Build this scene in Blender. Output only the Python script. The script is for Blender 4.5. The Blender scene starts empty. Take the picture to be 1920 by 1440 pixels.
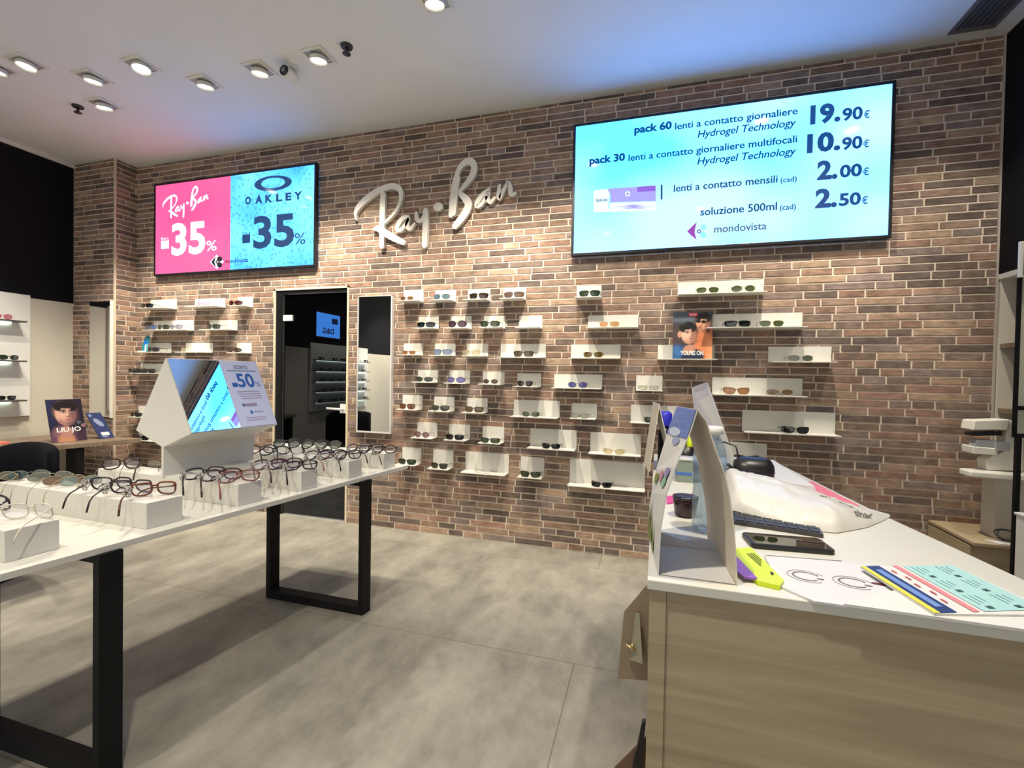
import bpy, bmesh, math, random
from mathutils import Vector as V3, Matrix
import numpy as np
random.seed(7)
PI = math.pi
S = bpy.context.scene
COL = S.collection

# ------------------------------------------------------------------ camera, world, exposure
CF, YAW, PITCH, ROLL, CH = 858.709, 0.2855, -0.0159, 0.0178, 1.35     # focal in px of the 1920 frame, camera height
D, H = 3.555, 3.49                                                    # back wall plane (y), ceiling height
XL, XR = -5.83, 2.06                                                  # left and right walls
cy_, sy_ = math.cos(YAW), math.sin(YAW)
FWD = V3((-sy_*math.cos(PITCH), cy_*math.cos(PITCH), math.sin(PITCH)))
r0 = V3((cy_, sy_, 0)); u0 = r0.cross(FWD)
RGT = math.cos(ROLL)*r0 + math.sin(ROLL)*u0
UPV = -math.sin(ROLL)*r0 + math.cos(ROLL)*u0
cam = bpy.data.cameras.new('camera'); camo = bpy.data.objects.new('camera', cam); COL.objects.link(camo)
cam.sensor_width = 36; cam.sensor_fit = 'HORIZONTAL'; cam.lens = 36*CF/1920
cam.clip_start = 0.02
M = Matrix((RGT, UPV, -FWD)).transposed().to_4x4(); M.translation = (0, 0, CH)
camo.matrix_world = M
S.camera = camo
CAMP = V3((0, 0, CH))

S.view_settings.view_transform = 'Standard'; S.view_settings.look = 'None'
S.view_settings.gamma = 1; S.view_settings.use_curve_mapping = False
S.view_settings.exposure = 0.62
w = bpy.data.worlds.new('world'); S.world = w; w.use_nodes = True
w.node_tree.nodes['Background'].inputs[0].default_value = (1.0, 0.97, 0.90, 1)   # daylight of the mall through the open shop front
w.node_tree.nodes['Background'].inputs[1].default_value = 0.8
SPOT_W, SPOT_COL = 158.0, (1.0, 0.90, 0.73)

def ray(x, y): return FWD + RGT*((x-960)/CF) - UPV*((y-720)/CF)
def hz(x, y, z): d = ray(x, y); return CAMP + d*((z-CH)/d.z)
def hy(x, y, yy=D): d = ray(x, y); return CAMP + d*(yy/d.y)
def hx(x, y, xx): d = ray(x, y); return CAMP + d*(xx/d.x)

# ------------------------------------------------------------------ materials
def C(h):
    h = h.lstrip('#'); o = []
    for i in (0, 2, 4):
        c = int(h[i:i+2], 16)/255
        o.append(c/12.92 if c <= 0.04045 else ((c+0.055)/1.055)**2.4)
    return (*o, 1.0)
_mc = {}
def mat(name, col, rough=0.5, metal=0.0, emit=None, es=0.0, spec=0.5, noise=0.0, nscale=20.0):
    if name in _mc: return _mc[name]
    m = bpy.data.materials.new(name); m.use_nodes = True
    nt = m.node_tree; b = nt.nodes['Principled BSDF']
    c = C(col) if isinstance(col, str) else col
    b.inputs['Base Color'].default_value = c
    b.inputs['Roughness'].default_value = rough; b.inputs['Metallic'].default_value = metal
    b.inputs['Specular IOR Level'].default_value = spec
    if noise:
        tc = nt.nodes.new('ShaderNodeTexCoord'); n = nt.nodes.new('ShaderNodeTexNoise'); n.inputs['Scale'].default_value = nscale
        n.inputs['Detail'].default_value = 5
        r = nt.nodes.new('ShaderNodeValToRGB')
        r.color_ramp.elements[0].position = 0.3; r.color_ramp.elements[1].position = 0.7
        r.color_ramp.elements[0].color = tuple(x*(1-noise) for x in c[:3])+(1,)
        r.color_ramp.elements[1].color = tuple(min(1, x*(1+noise)) for x in c[:3])+(1,)
        nt.links.new(tc.outputs['Object'], n.inputs['Vector']); nt.links.new(n.outputs['Fac'], r.inputs['Fac'])
        nt.links.new(r.outputs['Color'], b.inputs['Base Color'])
    if emit is not None:
        b.inputs['Emission Color'].default_value = C(emit) if isinstance(emit, str) else emit
        b.inputs['Emission Strength'].default_value = es
    _mc[name] = m; return m
def lens_mat(name, col, op, tint=None, gloss=0.08):
    if name in _mc: return _mc[name]
    m = bpy.data.materials.new(name); m.use_nodes = True; nt = m.node_tree; nt.nodes.clear()
    o = nt.nodes.new('ShaderNodeOutputMaterial'); mx = nt.nodes.new('ShaderNodeMixShader'); t = nt.nodes.new('ShaderNodeBsdfTransparent')
    p = nt.nodes.new('ShaderNodeBsdfPrincipled'); p.inputs['Base Color'].default_value = C(col); p.inputs['Roughness'].default_value = 0.06
    t.inputs[0].default_value = C(tint) if tint else (1, 1, 1, 1)
    mx.inputs[0].default_value = op
    nt.links.new(t.outputs[0], mx.inputs[1]); nt.links.new(p.outputs[0], mx.inputs[2])
    g = nt.nodes.new('ShaderNodeBsdfGlossy'); g.inputs['Roughness'].default_value = 0.03
    m2 = nt.nodes.new('ShaderNodeMixShader'); m2.inputs[0].default_value = gloss
    nt.links.new(mx.outputs[0], m2.inputs[1]); nt.links.new(g.outputs[0], m2.inputs[2]); nt.links.new(m2.outputs[0], o.inputs[0])
    _mc[name] = m; return m
def mix_glossy(name, col, fac, rough=0.0, gcol=(1, 1, 1, 1)):
    if name in _mc: return _mc[name]
    m = bpy.data.materials.new(name); m.use_nodes = True; nt = m.node_tree; nt.nodes.clear()
    o = nt.nodes.new('ShaderNodeOutputMaterial'); mx = nt.nodes.new('ShaderNodeMixShader'); d = nt.nodes.new('ShaderNodeBsdfDiffuse')
    g = nt.nodes.new('ShaderNodeBsdfGlossy'); d.inputs[0].default_value = C(col); g.inputs['Roughness'].default_value = rough; g.inputs[0].default_value = gcol
    mx.inputs[0].default_value = fac
    nt.links.new(d.outputs[0], mx.inputs[1]); nt.links.new(g.outputs[0], mx.inputs[2]); nt.links.new(mx.outputs[0], o.inputs[0])
    _mc[name] = m; return m
def brick_mat():
    m = bpy.data.materials.new('brick_slips'); m.use_nodes = True; nt = m.node_tree; b = nt.nodes['Principled BSDF']
    b.inputs['Roughness'].default_value = 0.9; b.inputs['Specular IOR Level'].default_value = 0.2
    at = nt.nodes.new('ShaderNodeAttribute'); at.attribute_name = 'col'
    tc = nt.nodes.new('ShaderNodeTexCoord'); mp = nt.nodes.new('ShaderNodeMapping'); mp.inputs['Scale'].default_value = (9, 9, 45)
    n = nt.nodes.new('ShaderNodeTexNoise'); n.inputs['Scale'].default_value = 1.6; n.inputs['Detail'].default_value = 6; n.inputs['Roughness'].default_value = 0.65
    n2 = nt.nodes.new('ShaderNodeTexNoise'); n2.inputs['Scale'].default_value = 11; n2.inputs['Detail'].default_value = 3
    r = nt.nodes.new('ShaderNodeMapRange'); r.inputs[1].default_value = 0.3; r.inputs[2].default_value = 0.7; r.inputs[3].default_value = 0.68; r.inputs[4].default_value = 1.32
    r2 = nt.nodes.new('ShaderNodeMapRange'); r2.inputs[1].default_value = 0.35; r2.inputs[2].default_value = 0.65; r2.inputs[3].default_value = 0.8; r2.inputs[4].default_value = 1.15
    mu = nt.nodes.new('ShaderNodeMath'); mu.operation = 'MULTIPLY'
    mv = nt.nodes.new('ShaderNodeVectorMath'); mv.operation = 'SCALE'
    L = nt.links.new
    L(tc.outputs['Object'], mp.inputs[0]); L(mp.outputs[0], n.inputs['Vector']); L(n.outputs['Fac'], r.inputs[0])
    L(tc.outputs['Object'], n2.inputs['Vector']); L(n2.outputs['Fac'], r2.inputs[0])
    L(r.outputs[0], mu.inputs[0]); L(r2.outputs[0], mu.inputs[1])
    L(at.outputs['Color'], mv.inputs[0]); L(mu.outputs[0], mv.inputs['Scale']); L(mv.outputs[0], b.inputs['Base Color'])
    bp = nt.nodes.new('ShaderNodeBump'); bp.inputs['Strength'].default_value = 0.35; bp.inputs['Distance'].default_value = 0.004
    L(n.outputs['Fac'], bp.inputs['Height']); L(bp.outputs[0], b.inputs['Normal'])
    return m
def floor_mat():
    m = bpy.data.materials.new('concrete_floor'); m.use_nodes = True; nt = m.node_tree; b = nt.nodes['Principled BSDF']
    L = nt.links.new; tc = nt.nodes.new('ShaderNodeTexCoord')
    mp = nt.nodes.new('ShaderNodeMapping'); mp.inputs['Scale'].default_value = (2.6, 1.5, 1); mp.inputs['Rotation'].default_value = (0, 0, 0.25)
    n = nt.nodes.new('ShaderNodeTexNoise'); n.inputs['Scale'].default_value = 1.6; n.inputs['Detail'].default_value = 9; n.inputs['Roughness'].default_value = 0.68
    r = nt.nodes.new('ShaderNodeValToRGB'); e = r.color_ramp.elements
    e[0].position = 0.30; e[0].color = (0.165, 0.158, 0.135, 1); e[1].position = 0.72; e[1].color = (0.385, 0.362, 0.305, 1)
    k = e.new(0.5); k.color = (0.275, 0.26, 0.218, 1)
    L(tc.outputs['Object'], mp.inputs[0]); L(mp.outputs[0], n.inputs['Vector']); L(n.outputs['Fac'], r.inputs['Fac'])
    br = nt.nodes.new('ShaderNodeTexBrick'); br.offset = 0.37
    br.inputs['Scale'].default_value = 1.0; br.inputs['Brick Width'].default_value = 60.0; br.inputs['Row Height'].default_value = 1.13
    br.inputs['Mortar Size'].default_value = 0.0022; br.inputs['Mortar Smooth'].default_value = 0.0
    br.inputs['Color1'].default_value = (1, 1, 1, 1); br.inputs['Color2'].default_value = (0.95, 0.95, 0.95, 1); br.inputs['Mortar'].default_value = (0.55, 0.52, 0.48, 1)
    mp2 = nt.nodes.new('ShaderNodeMapping'); mp2.inputs['Location'].default_value = (0.3, 0.115, 0)
    L(tc.outputs['Object'], mp2.inputs[0]); L(mp2.outputs[0], br.inputs['Vector'])
    mx = nt.nodes.new('ShaderNodeMix'); mx.data_type = 'RGBA'; mx.blend_type = 'MULTIPLY'; mx.inputs[0].default_value = 1
    L(r.outputs[0], mx.inputs[6]); L(br.outputs['Color'], mx.inputs[7]); L(mx.outputs[2], b.inputs['Base Color'])
    b.inputs['Roughness'].default_value = 0.42; b.inputs['Specular IOR Level'].default_value = 0.35
    return m
def wood_mat(name, c1, c2, scale=(1.2, 1.2, 22), rough=0.5):
    if name in _mc: return _mc[name]
    m = bpy.data.materials.new(name); m.use_nodes = True; nt = m.node_tree; b = nt.nodes['Principled BSDF']
    L = nt.links.new; tc = nt.nodes.new('ShaderNodeTexCoord'); mp = nt.nodes.new('ShaderNodeMapping'); mp.inputs['Scale'].default_value = scale
    n = nt.nodes.new('ShaderNodeTexNoise'); n.inputs['Scale'].default_value = 1.5; n.inputs['Detail'].default_value = 7; n.inputs['Roughness'].default_value = 0.6; n.inputs['Distortion'].default_value = 0.8
    r = nt.nodes.new('ShaderNodeValToRGB'); r.color_ramp.elements[0].position = 0.32; r.color_ramp.elements[1].position = 0.7
    r.color_ramp.elements[0].color = C(c1); r.color_ramp.elements[1].color = C(c2)
    L(tc.outputs['Object'], mp.inputs[0]); L(mp.outputs[0], n.inputs['Vector']); L(n.outputs['Fac'], r.inputs[0]); L(r.outputs[0], b.inputs['Base Color'])
    b.inputs['Roughness'].default_value = rough
    _mc[name] = m; return m
def screen_mat(name, ca, cb, es, scale=2.0, voro=0.0, rx=0.0):
    """picture on a lit screen: two colours that drift into each other, optionally with water drops"""
    m = bpy.data.materials.new(name); m.use_nodes = True; nt = m.node_tree; b = nt.nodes['Principled BSDF']; L = nt.links.new
    b.inputs['Base Color'].default_value = (0.01, 0.01, 0.012, 1); b.inputs['Roughness'].default_value = 0.07
    tc = nt.nodes.new('ShaderNodeTexCoord')
    n = nt.nodes.new('ShaderNodeTexNoise'); n.inputs['Scale'].default_value = scale; n.inputs['Detail'].default_value = 1
    r = nt.nodes.new('ShaderNodeValToRGB'); r.color_ramp.elements[0].position = 0.38; r.color_ramp.elements[1].position = 0.62
    r.color_ramp.elements[0].color = ca; r.color_ramp.elements[1].color = cb
    L(tc.outputs['Object'], n.inputs['Vector']); L(n.outputs['Fac'], r.inputs[0])
    out = r.outputs[0]
    if voro:
        v = nt.nodes.new('ShaderNodeTexVoronoi'); v.inputs['Scale'].default_value = voro
        rr = nt.nodes.new('ShaderNodeMapRange'); rr.inputs[1].default_value = 0.12; rr.inputs[2].default_value = 0.5; rr.inputs[3].default_value = 0.62; rr.inputs[4].default_value = 1.12
        mv = nt.nodes.new('ShaderNodeVectorMath'); mv.operation = 'SCALE'
        L(tc.outputs['Object'], v.inputs['Vector']); L(v.outputs['Distance'], rr.inputs[0]); L(out, mv.inputs[0]); L(rr.outputs[0], mv.inputs['Scale']); out = mv.outputs[0]
    L(out, b.inputs['Emission Color']); b.inputs['Emission Strength'].default_value = es
    return m

WHITE = mat('white_laminate', (0.64, 0.63, 0.57, 1), 0.35)
PAINT = mat('white_painted_metal', (0.70, 0.685, 0.625, 1), 0.45)
CREAM = mat('cream_wall_paint', (0.60, 0.56, 0.47, 1), 0.7, noise=0.03, nscale=3)
CEILM = mat('ceiling_paint', (0.72, 0.735, 0.735, 1), 0.9, noise=0.02, nscale=2)
BLACKW = mat('black_wall_panel', (0.006, 0.006, 0.008, 1), 0.6, spec=0.12)
BLACK = mat('black_steel', (0.006, 0.006, 0.007, 1), 0.5, spec=0.2)
BLACKP = mat('black_plastic', (0.010, 0.010, 0.012, 1), 0.35)
BLACKF = mat('black_fabric', (0.006, 0.006, 0.009, 1), 0.9, spec=0.1)
STEEL = mat('brushed_steel', (0.62, 0.61, 0.58, 1), 0.3, 1.0)
MIRROR = mix_glossy('mirror_silver', '#202020', 0.97, 0.0, (0.86, 0.88, 0.88, 1))
GLASSD = mix_glossy('dark_door_glass', '#020203', 0.075, 0.0, (0.85, 0.9, 1.0, 1))
MORTAR = mat('mortar', (0.66, 0.56, 0.45, 1), 0.95, noise=0.12, nscale=30)
BRICK = brick_mat()
OAKF = wood_mat('ash_wood_front', '#93846a', '#b2a387', (1.0, 1.0, 16))
OAKC = wood_mat('beige_wood', '#a08e70', '#bfad8e', (1.2, 1.2, 14))
WOODG = wood_mat('grey_brown_wood', '#6a5a4a', '#8b7a68', (1.2, 14, 1.2))
PAPER = mat('white_paper', (0.66, 0.655, 0.635, 1), 0.7)
CARDI = mat('beige_card_inside', (0.72, 0.64, 0.52, 1), 0.7)
GREYP = mat('grey_plastic', (0.22, 0.23, 0.24, 1), 0.4)
INK = mat('black_ink', (0.015, 0.015, 0.018, 1), 0.6)

# ------------------------------------------------------------------ mesh builder
_txt = {}
def text_data(s, bold=0.0):
    k = (s, bold)
    if k in _txt: return _txt[k]
    cu = bpy.data.curves.new('t', 'FONT'); cu.body = s; cu.resolution_u = 3; cu.offset = bold
    ob = bpy.data.objects.new('t', cu); COL.objects.link(ob)
    me = bpy.data.meshes.new_from_object(ob)
    vs = [tuple(v.co[:2]) for v in me.vertices]; fs = [tuple(p.vertices) for p in me.polygons]
    bpy.data.objects.remove(ob); bpy.data.curves.remove(cu); bpy.data.meshes.remove(me)
    _txt[k] = (vs, fs); return _txt[k]
class MB:
    def __init__(s): s.v = []; s.f = []; s.m = []; s.sm = []; s.c = []
    def add(s, vs, fs, m, smooth=False, col=None):
        o = len(s.v); s.v += [tuple(p) for p in vs]
        for f in fs: s.f.append(tuple(i+o for i in f)); s.m.append(m); s.sm.append(smooth); s.c.append(col)
        return s
    def hexa(s, p, m, col=None):   # p: bottom 4 ccw, top 4
        return s.add(p, [(3, 2, 1, 0), (4, 5, 6, 7), (0, 1, 5, 4), (1, 2, 6, 5), (2, 3, 7, 6), (3, 0, 4, 7)], m, False, col)
    def box(s, x0, x1, y0, y1, z0, z1, m, col=None):
        return s.hexa([(x0, y0, z0), (x1, y0, z0), (x1, y1, z0), (x0, y1, z0), (x0, y0, z1), (x1, y0, z1), (x1, y1, z1), (x0, y1, z1)], m, col)
    def slab(s, poly, z0, z1, m):
        n = len(poly); vs = [(p[0], p[1], z0) for p in poly]+[(p[0], p[1], z1) for p in poly]
        fs = [tuple(range(n-1, -1, -1)), tuple(range(n, 2*n))]+[(i, (i+1) % n, n+(i+1) % n, n+i) for i in range(n)]
        return s.add(vs, fs, m)
    def prism(s, poly, vec, m):    # 3-D polygon swept along vec
        n = len(poly); vec = V3(vec); a = [V3(p) for p in poly]; vs = a+[p+vec for p in a]
        fs = [tuple(range(n-1, -1, -1)), tuple(range(n, 2*n))]+[(i, (i+1) % n, n+(i+1) % n, n+i) for i in range(n)]
        return s.add(vs, fs, m)
    def tube(s, pts, r, m, n=8, closed=False, flat=1.0):
        pts = [V3(p) for p in pts]; N = len(pts); rs = r if isinstance(r, (list, tuple)) else [r]*N
        vs = []; up = V3((0, 0, 1))
        for i in range(N):
            if closed: t = pts[(i+1) % N]-pts[i-1]
            else: t = pts[min(i+1, N-1)]-pts[max(i-1, 0)]
            t.normalize(); a = up if abs(t.dot(up)) < 0.93 else V3((0, 1, 0))
            x = t.cross(a).normalized(); y = x.cross(t).normalized()
            for k in range(n):
                an = 2*PI*k/n; vs.append(pts[i]+x*(math.cos(an)*rs[i])+y*(math.sin(an)*rs[i]*flat))
        fs = []
        for i in range(N if closed else N-1):
            j = (i+1) % N
            for k in range(n): fs.append((i*n+k, i*n+(k+1) % n, j*n+(k+1) % n, j*n+k))
        if not closed: fs += [tuple(range(n-1, -1, -1)), tuple(range((N-1)*n, N*n))]
        return s.add(vs, fs, m, True)
    def lathe(s, prof, c, m, n=24, axis='z', smooth=True):
        c = V3(c); vs = []
        for r, z in prof:
            for k in range(n):
                a = 2*PI*k/n; p = (r*math.cos(a), r*math.sin(a), z)
                if axis == 'y': p = (p[0], p[2], p[1])
                if axis == 'x': p = (p[2], p[0], p[1])
                vs.append(c+V3(p))
        P = len(prof); fs = []
        for i in range(P-1):
            for k in range(n): fs.append((i*n+k, i*n+(k+1) % n, (i+1)*n+(k+1) % n, (i+1)*n+k))
        fs += [tuple(range(n-1, -1, -1)), tuple(range((P-1)*n, P*n))]
        return s.add(vs, fs, m, smooth)
    def ball(s, c, r, m, n=12, sc=(1, 1, 1)):
        c = V3(c); vs = []; R = n//2
        for i in range(R+1):
            th = PI*i/R
            for k in range(n):
                a = 2*PI*k/n; vs.append(c+V3((r*sc[0]*math.sin(th)*math.cos(a), r*sc[1]*math.sin(th)*math.sin(a), r*sc[2]*math.cos(th))))
        fs = [(i*n+k, (i+1)*n+k, (i+1)*n+(k+1) % n, i*n+(k+1) % n) for i in range(R) for k in range(n)]
        return s.add(vs, fs, m, True)
    def text(s, t, O, U, Vv, wid, hei, m, bold=0.0, shear=0.0, N=None, depth=0.0):
        """letters with cap height hei, fitted to width wid, baseline starting at O"""
        vs, fs = text_data(t, bold)
        if not vs: return s
        xs = [p[0] for p in vs]; x0, x1 = min(xs), max(xs); cap = max(p[1] for p in text_data('H', 0)[0])
        sx = wid/max(1e-6, (x1-x0)); sz = hei/cap
        O = V3(O); U = V3(U).normalized(); Vv = V3(Vv).normalized()
        P = [O+U*((p[0]-x0)*sx+shear*p[1]*sz)+Vv*(p[1]*sz) for p in vs]
        s.add(P, fs, m)
        if depth:
            N = V3(N)
            o = len(s.v)-len(P)
            cnt = {}
            for f in fs:
                for i in range(len(f)):
                    e = (f[i], f[(i+1) % len(f)]); k = tuple(sorted(e)); cnt.setdefault(k, []).append(e)
            edge = [e[0] for e in cnt.values() if len(e) == 1]
            Q = [p-N*depth for p in P]
            s.add(P+Q, [(a, b, b+len(P), a+len(P)) for a, b in edge], m)
        return s
    def build(s, name, parent=None, bevel=0.0, seg=2, local=False, smooth_all=False):
        me = bpy.data.meshes.new(name)
        off = V3((0, 0, 0))
        if parent is not None and not local:
            off = V3(parent.location); q = parent.parent
            while q is not None: off += V3(q.location); q = q.parent
        me.from_pydata([tuple(V3(p)-off) for p in s.v], [], s.f)
        ms = []
        for m in s.m:
            if m not in ms: ms.append(m)
        for m in ms: me.materials.append(m)
        me.polygons.foreach_set('material_index', [ms.index(m) for m in s.m])
        me.polygons.foreach_set('use_smooth', [bool(x) for x in s.sm])
        if any(c is not None for c in s.c):
            at = me.color_attributes.new('col', 'FLOAT_COLOR', 'CORNER'); arr = []
            for p, c in zip(me.polygons, s.c):
                c = c or (0.3, 0.3, 0.3)
                for _ in range(p.loop_total): arr += [c[0], c[1], c[2], 1.0]
            at.data.foreach_set('color', arr)
        if bevel:
            bm = bmesh.new(); bm.from_mesh(me)
            ed = [e for e in bm.edges if len(e.link_faces) == 2 and e.calc_face_angle(0) > 0.5]
            bmesh.ops.bevel(bm, geom=ed, offset=bevel, segments=seg, affect='EDGES', profile=0.5, clamp_overlap=True)
            bm.to_mesh(me); bm.free()
        if smooth_all: me.polygons.foreach_set('use_smooth', [True]*len(me.polygons))
        me.update()
        o = bpy.data.objects.new(name, me); COL.objects.link(o)
        if parent is not None: o.parent = parent
        return o
def tag(o, label, cat, group=None):
    o['label'] = label; o['category'] = cat
    if group: o['group'] = group
    return o
def thing(name, label, cat, loc, group=None):
    o = bpy.data.objects.new(name, None); COL.objects.link(o); o.location = loc; o.empty_display_size = 0.05
    return tag(o, label, cat, group)
def struct(o): o['kind'] = 'structure'; return o
class Frame:
    """a flat printed sheet: u to the right, v up (0..1), layers stacked a hair apart along the normal"""
    def __init__(s, O, U, V, N): s.O, s.U, s.V, s.N = V3(O), V3(U), V3(V), V3(N).normalized()
    def p(s, u, v, l=1): return s.O+s.U*u+s.V*v+s.N*(0.0005*l)
    def poly(s, mb, pts, m, l=1): mb.add([s.p(u, v, l) for u, v in pts], [tuple(range(len(pts)))], m)
    def rect(s, mb, u0, v0, u1, v1, m, l=1): s.poly(mb, [(u0, v0), (u1, v0), (u1, v1), (u0, v1)], m, l)
    def ell(s, mb, cu, cv, ru, rv, m, l=1, rot=0.0, n=24, inner=0.0):
        ar = s.V.length/s.U.length
        def q(a, k): x = ru*k*math.cos(a); y = rv*k*math.sin(a)*ar; return (cu+x*math.cos(rot)-y*math.sin(rot), cv+(x*math.sin(rot)+y*math.cos(rot))/ar)
        o = [q(2*PI*i/n, 1) for i in range(n)]
        if not inner: s.poly(mb, o, m, l)
        else:
            i_ = [q(2*PI*i/n, inner) for i in range(n)]
            mb.add([s.p(u, v, l) for u, v in o+i_], [(k, (k+1) % n, n+(k+1) % n, n+k) for k in range(n)], m)
    def text(s, mb, t, u0, v0, u1, cap, m, l=1, bold=0.0, shear=0.0):
        mb.text(t, s.p(u0, v0, l), s.U, s.V, (u1-u0)*s.U.length, cap*s.V.length, m, bold, shear)

# ------------------------------------------------------------------ room shell
mb = MB(); mb.box(XL-0.1, 2.45, -4.5, D+0.15, -0.1, 0, floor_mat()); struct(mb.build('floor'))
mb = MB(); mb.box(XL-0.1, 2.45, -4.5, D+0.15, H, H+0.1, CEILM); struct(mb.build('ceiling'))
PAL = [(.285, .185, .135), (.25, .165, .122), (.33, .225, .165), (.21, .145, .112), (.27, .195, .155), (.37, .26, .185), (.15, .112, .095), (.235, .175, .145), (.30, .185, .14), (.15, .115, .10), (.31, .215, .165), (.25, .19, .17)]
def brick_face(mb, O, U, N, width, z0, z1, rnd, hole=None, pitch=0.0517, joint=0.0095, proud=0.004):
    """courses of thin random-length bricks standing proud of their mortar bed"""
    O, U, N = V3(O), V3(U), V3(N)
    def P(u, z, d): return O+U*u+N*d+V3((0, 0, z))
    z = z0; row = 0
    while z < z1-0.01:
        zt = min(z1, z+pitch-joint); u = -rnd.random()*0.2
        while u < width:
            L = rnd.choice((0.13, 0.16, 0.2, 0.24, 0.28, 0.30))*rnd.uniform(0.92, 1.08)
            a, b = max(0, u), min(width, u+L-joint); u += L
            segs = [(a, b)]
            if hole and zt > hole[2] and z < hole[3]:
                segs = []
                if a < hole[0]: segs.append((a, min(b, hole[0])))
                if b > hole[1]: segs.append((max(a, hole[1]), b))
            c = rnd.choice(PAL); k = rnd.uniform(0.86, 1.14); c = (c[0]*k, c[1]*k, c[2]*k)
            for a_, b_ in segs:
                if b_-a_ < 0.012: continue
                e = 0.0015
                mb.add([P(a_, z, 0), P(b_, z, 0), P(b_, zt, 0), P(a_, zt, 0), P(a_+e, z+e, proud), P(b_-e, z+e, proud), P(b_-e, zt-e, proud), P(a_+e, zt-e, proud)],
                       [(4, 5, 6, 7), (0, 1, 5, 4), (1, 2, 6, 5), (2, 3, 7, 6), (3, 0, 4, 7)], BRICK, False, c)
        z += pitch; row += 1
DX0, DX1, DZ = hy(517.5, 600).x, hy(652, 600).x, 2.125
rnd = random.Random(3)
mb = MB(); B0 = -5.22
mb.box(B0-0.02, DX0, D, D+0.12, 0, H, MORTAR); mb.box(DX1, 2.45, D, D+0.12, 0, H, MORTAR); mb.box(DX0, DX1, D, D+0.12, DZ, H, MORTAR)
brick_face(mb, (B0, D, 0), (1, 0, 0), (0, -1, 0), XR-B0+0.0, 0.006, H, rnd, (DX0-B0, DX1-B0, -1, DZ))
struct(mb.build('wall_back'))
PY = 3.347
mb = MB(); mb.box(XL, B0, PY, D+0.12, 0, H, MORTAR)
brick_face(mb, (XL, PY, 0), (1, 0, 0), (0, -1, 0), B0-XL, 0.006, H, rnd)
brick_face(mb, (B0, PY, 0), (0, 1, 0), (1, 0, 0), D-PY, 0.006, H, rnd)
mb.box(B0-0.008, B0+0.008, PY-0.008, PY+0.008, 0, H, mat('corner_bead', (0.62, 0.52, 0.40, 1), 0.7))
struct(mb.build('pillar'))
BZ = 2.04
mb = MB(); mb.box(XL-0.1, XL, -4.5, PY, 0, BZ, CREAM); mb.box(XL-0.1, XL+0.004, -4.5, PY, BZ, H, BLACKW); mb.box(XL-0.001, XL+0.003, -4.5, 1.2, 1.80, BZ, BLACKW); struct(mb.build('wall_left'))
mb = MB(); mb.box(XR, XR+0.1, -4.5, D-0.001, 2.03, H, BLACKW); mb.box(2.31, 2.45, -4.5, D, 0, 2.03, CREAM); mb.box(XR, 2.31, -4.5, D, 2.0, 2.03, PAINT)
mb.box(2.065, 2.31, D-0.02, D-0.001, 0, 2.0, CREAM); struct(mb.build('wall_right'))
mb = MB(); mb.box(XL, XL+0.03, -4.5, PY, H-0.035, H-0.001, PAINT); struct(mb.build('trim_1'))
mb = MB(); mb.box(XR-0.012, XR-0.002, D-0.012, D-0.001, 0, H-0.001, mat('edge_strip', (0.45, 0.40, 0.34, 1), 0.6)); struct(mb.build('trim_2'))

# glass door
mb = MB(); JT = mat('pale_door_trim', (0.66, 0.57, 0.42, 1), 0.6)
dr = bpy.data.objects.new('door_1', None); COL.objects.link(dr); dr.location = (DX0, D, 0); dr['kind'] = 'structure'
t = 0.018
mb.box(DX0-t, DX0, D-0.012, D+0.1, 0, DZ+t, JT); mb.box(DX1, DX1+t, D-0.012, D+0.1, 0, DZ+t, JT); mb.box(DX0-t, DX1+t, D-0.012, D+0.1, DZ, DZ+t, JT)
mb.build('door_trim', dr)
mb = MB(); fx = hy(530, 600).x
mb.box(DX0, fx-0.006, D+0.0, D+0.06, 0, DZ, BLACK); mb.box(fx-0.006, DX1, D+0.0, D+0.06, DZ-0.03, DZ, BLACK); mb.box(DX1-0.012, DX1, D, D+0.06, 0, DZ-0.03, BLACK)
mb.build('door_frame', dr)
mb = MB(); mb.box(fx, DX1-0.014, D+0.02, D+0.032, 0.012, DZ-0.035, GLASSD); mb.build('glass_leaf', dr)
mb = MB(); mb.box(fx-0.006, fx, D+0.012, D+0.03, 0.012, DZ-0.035, STEEL); mb.build('glass_edge', dr)
p = hy(538, 596)
mb = MB(); mb.box(p.x-0.05, p.x+0.05, D+0.004, D+0.02, p.z-0.028, p.z+0.028, mat('hinge_plate', (0.75, 0.74, 0.72, 1), 0.3)); mb.build('hinge', dr, 0.002)
p = hy(645, 767)
mb = MB(); hm = mat('handle_nickel', (0.80, 0.78, 0.74, 1), 0.35, 0.3)
mb.box(p.x-0.04, p.x+0.03, D-0.004, D+0.02, p.z-0.038, p.z+0.045, hm)
mb.tube([(p.x-0.01, D-0.004, p.z), (p.x-0.01, D-0.04, p.z), (p.x-0.03, D-0.045, p.z), (p.x-0.15, D-0.045, p.z+0.003)], 0.011, hm)
mb.build('handle', dr)

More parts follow.
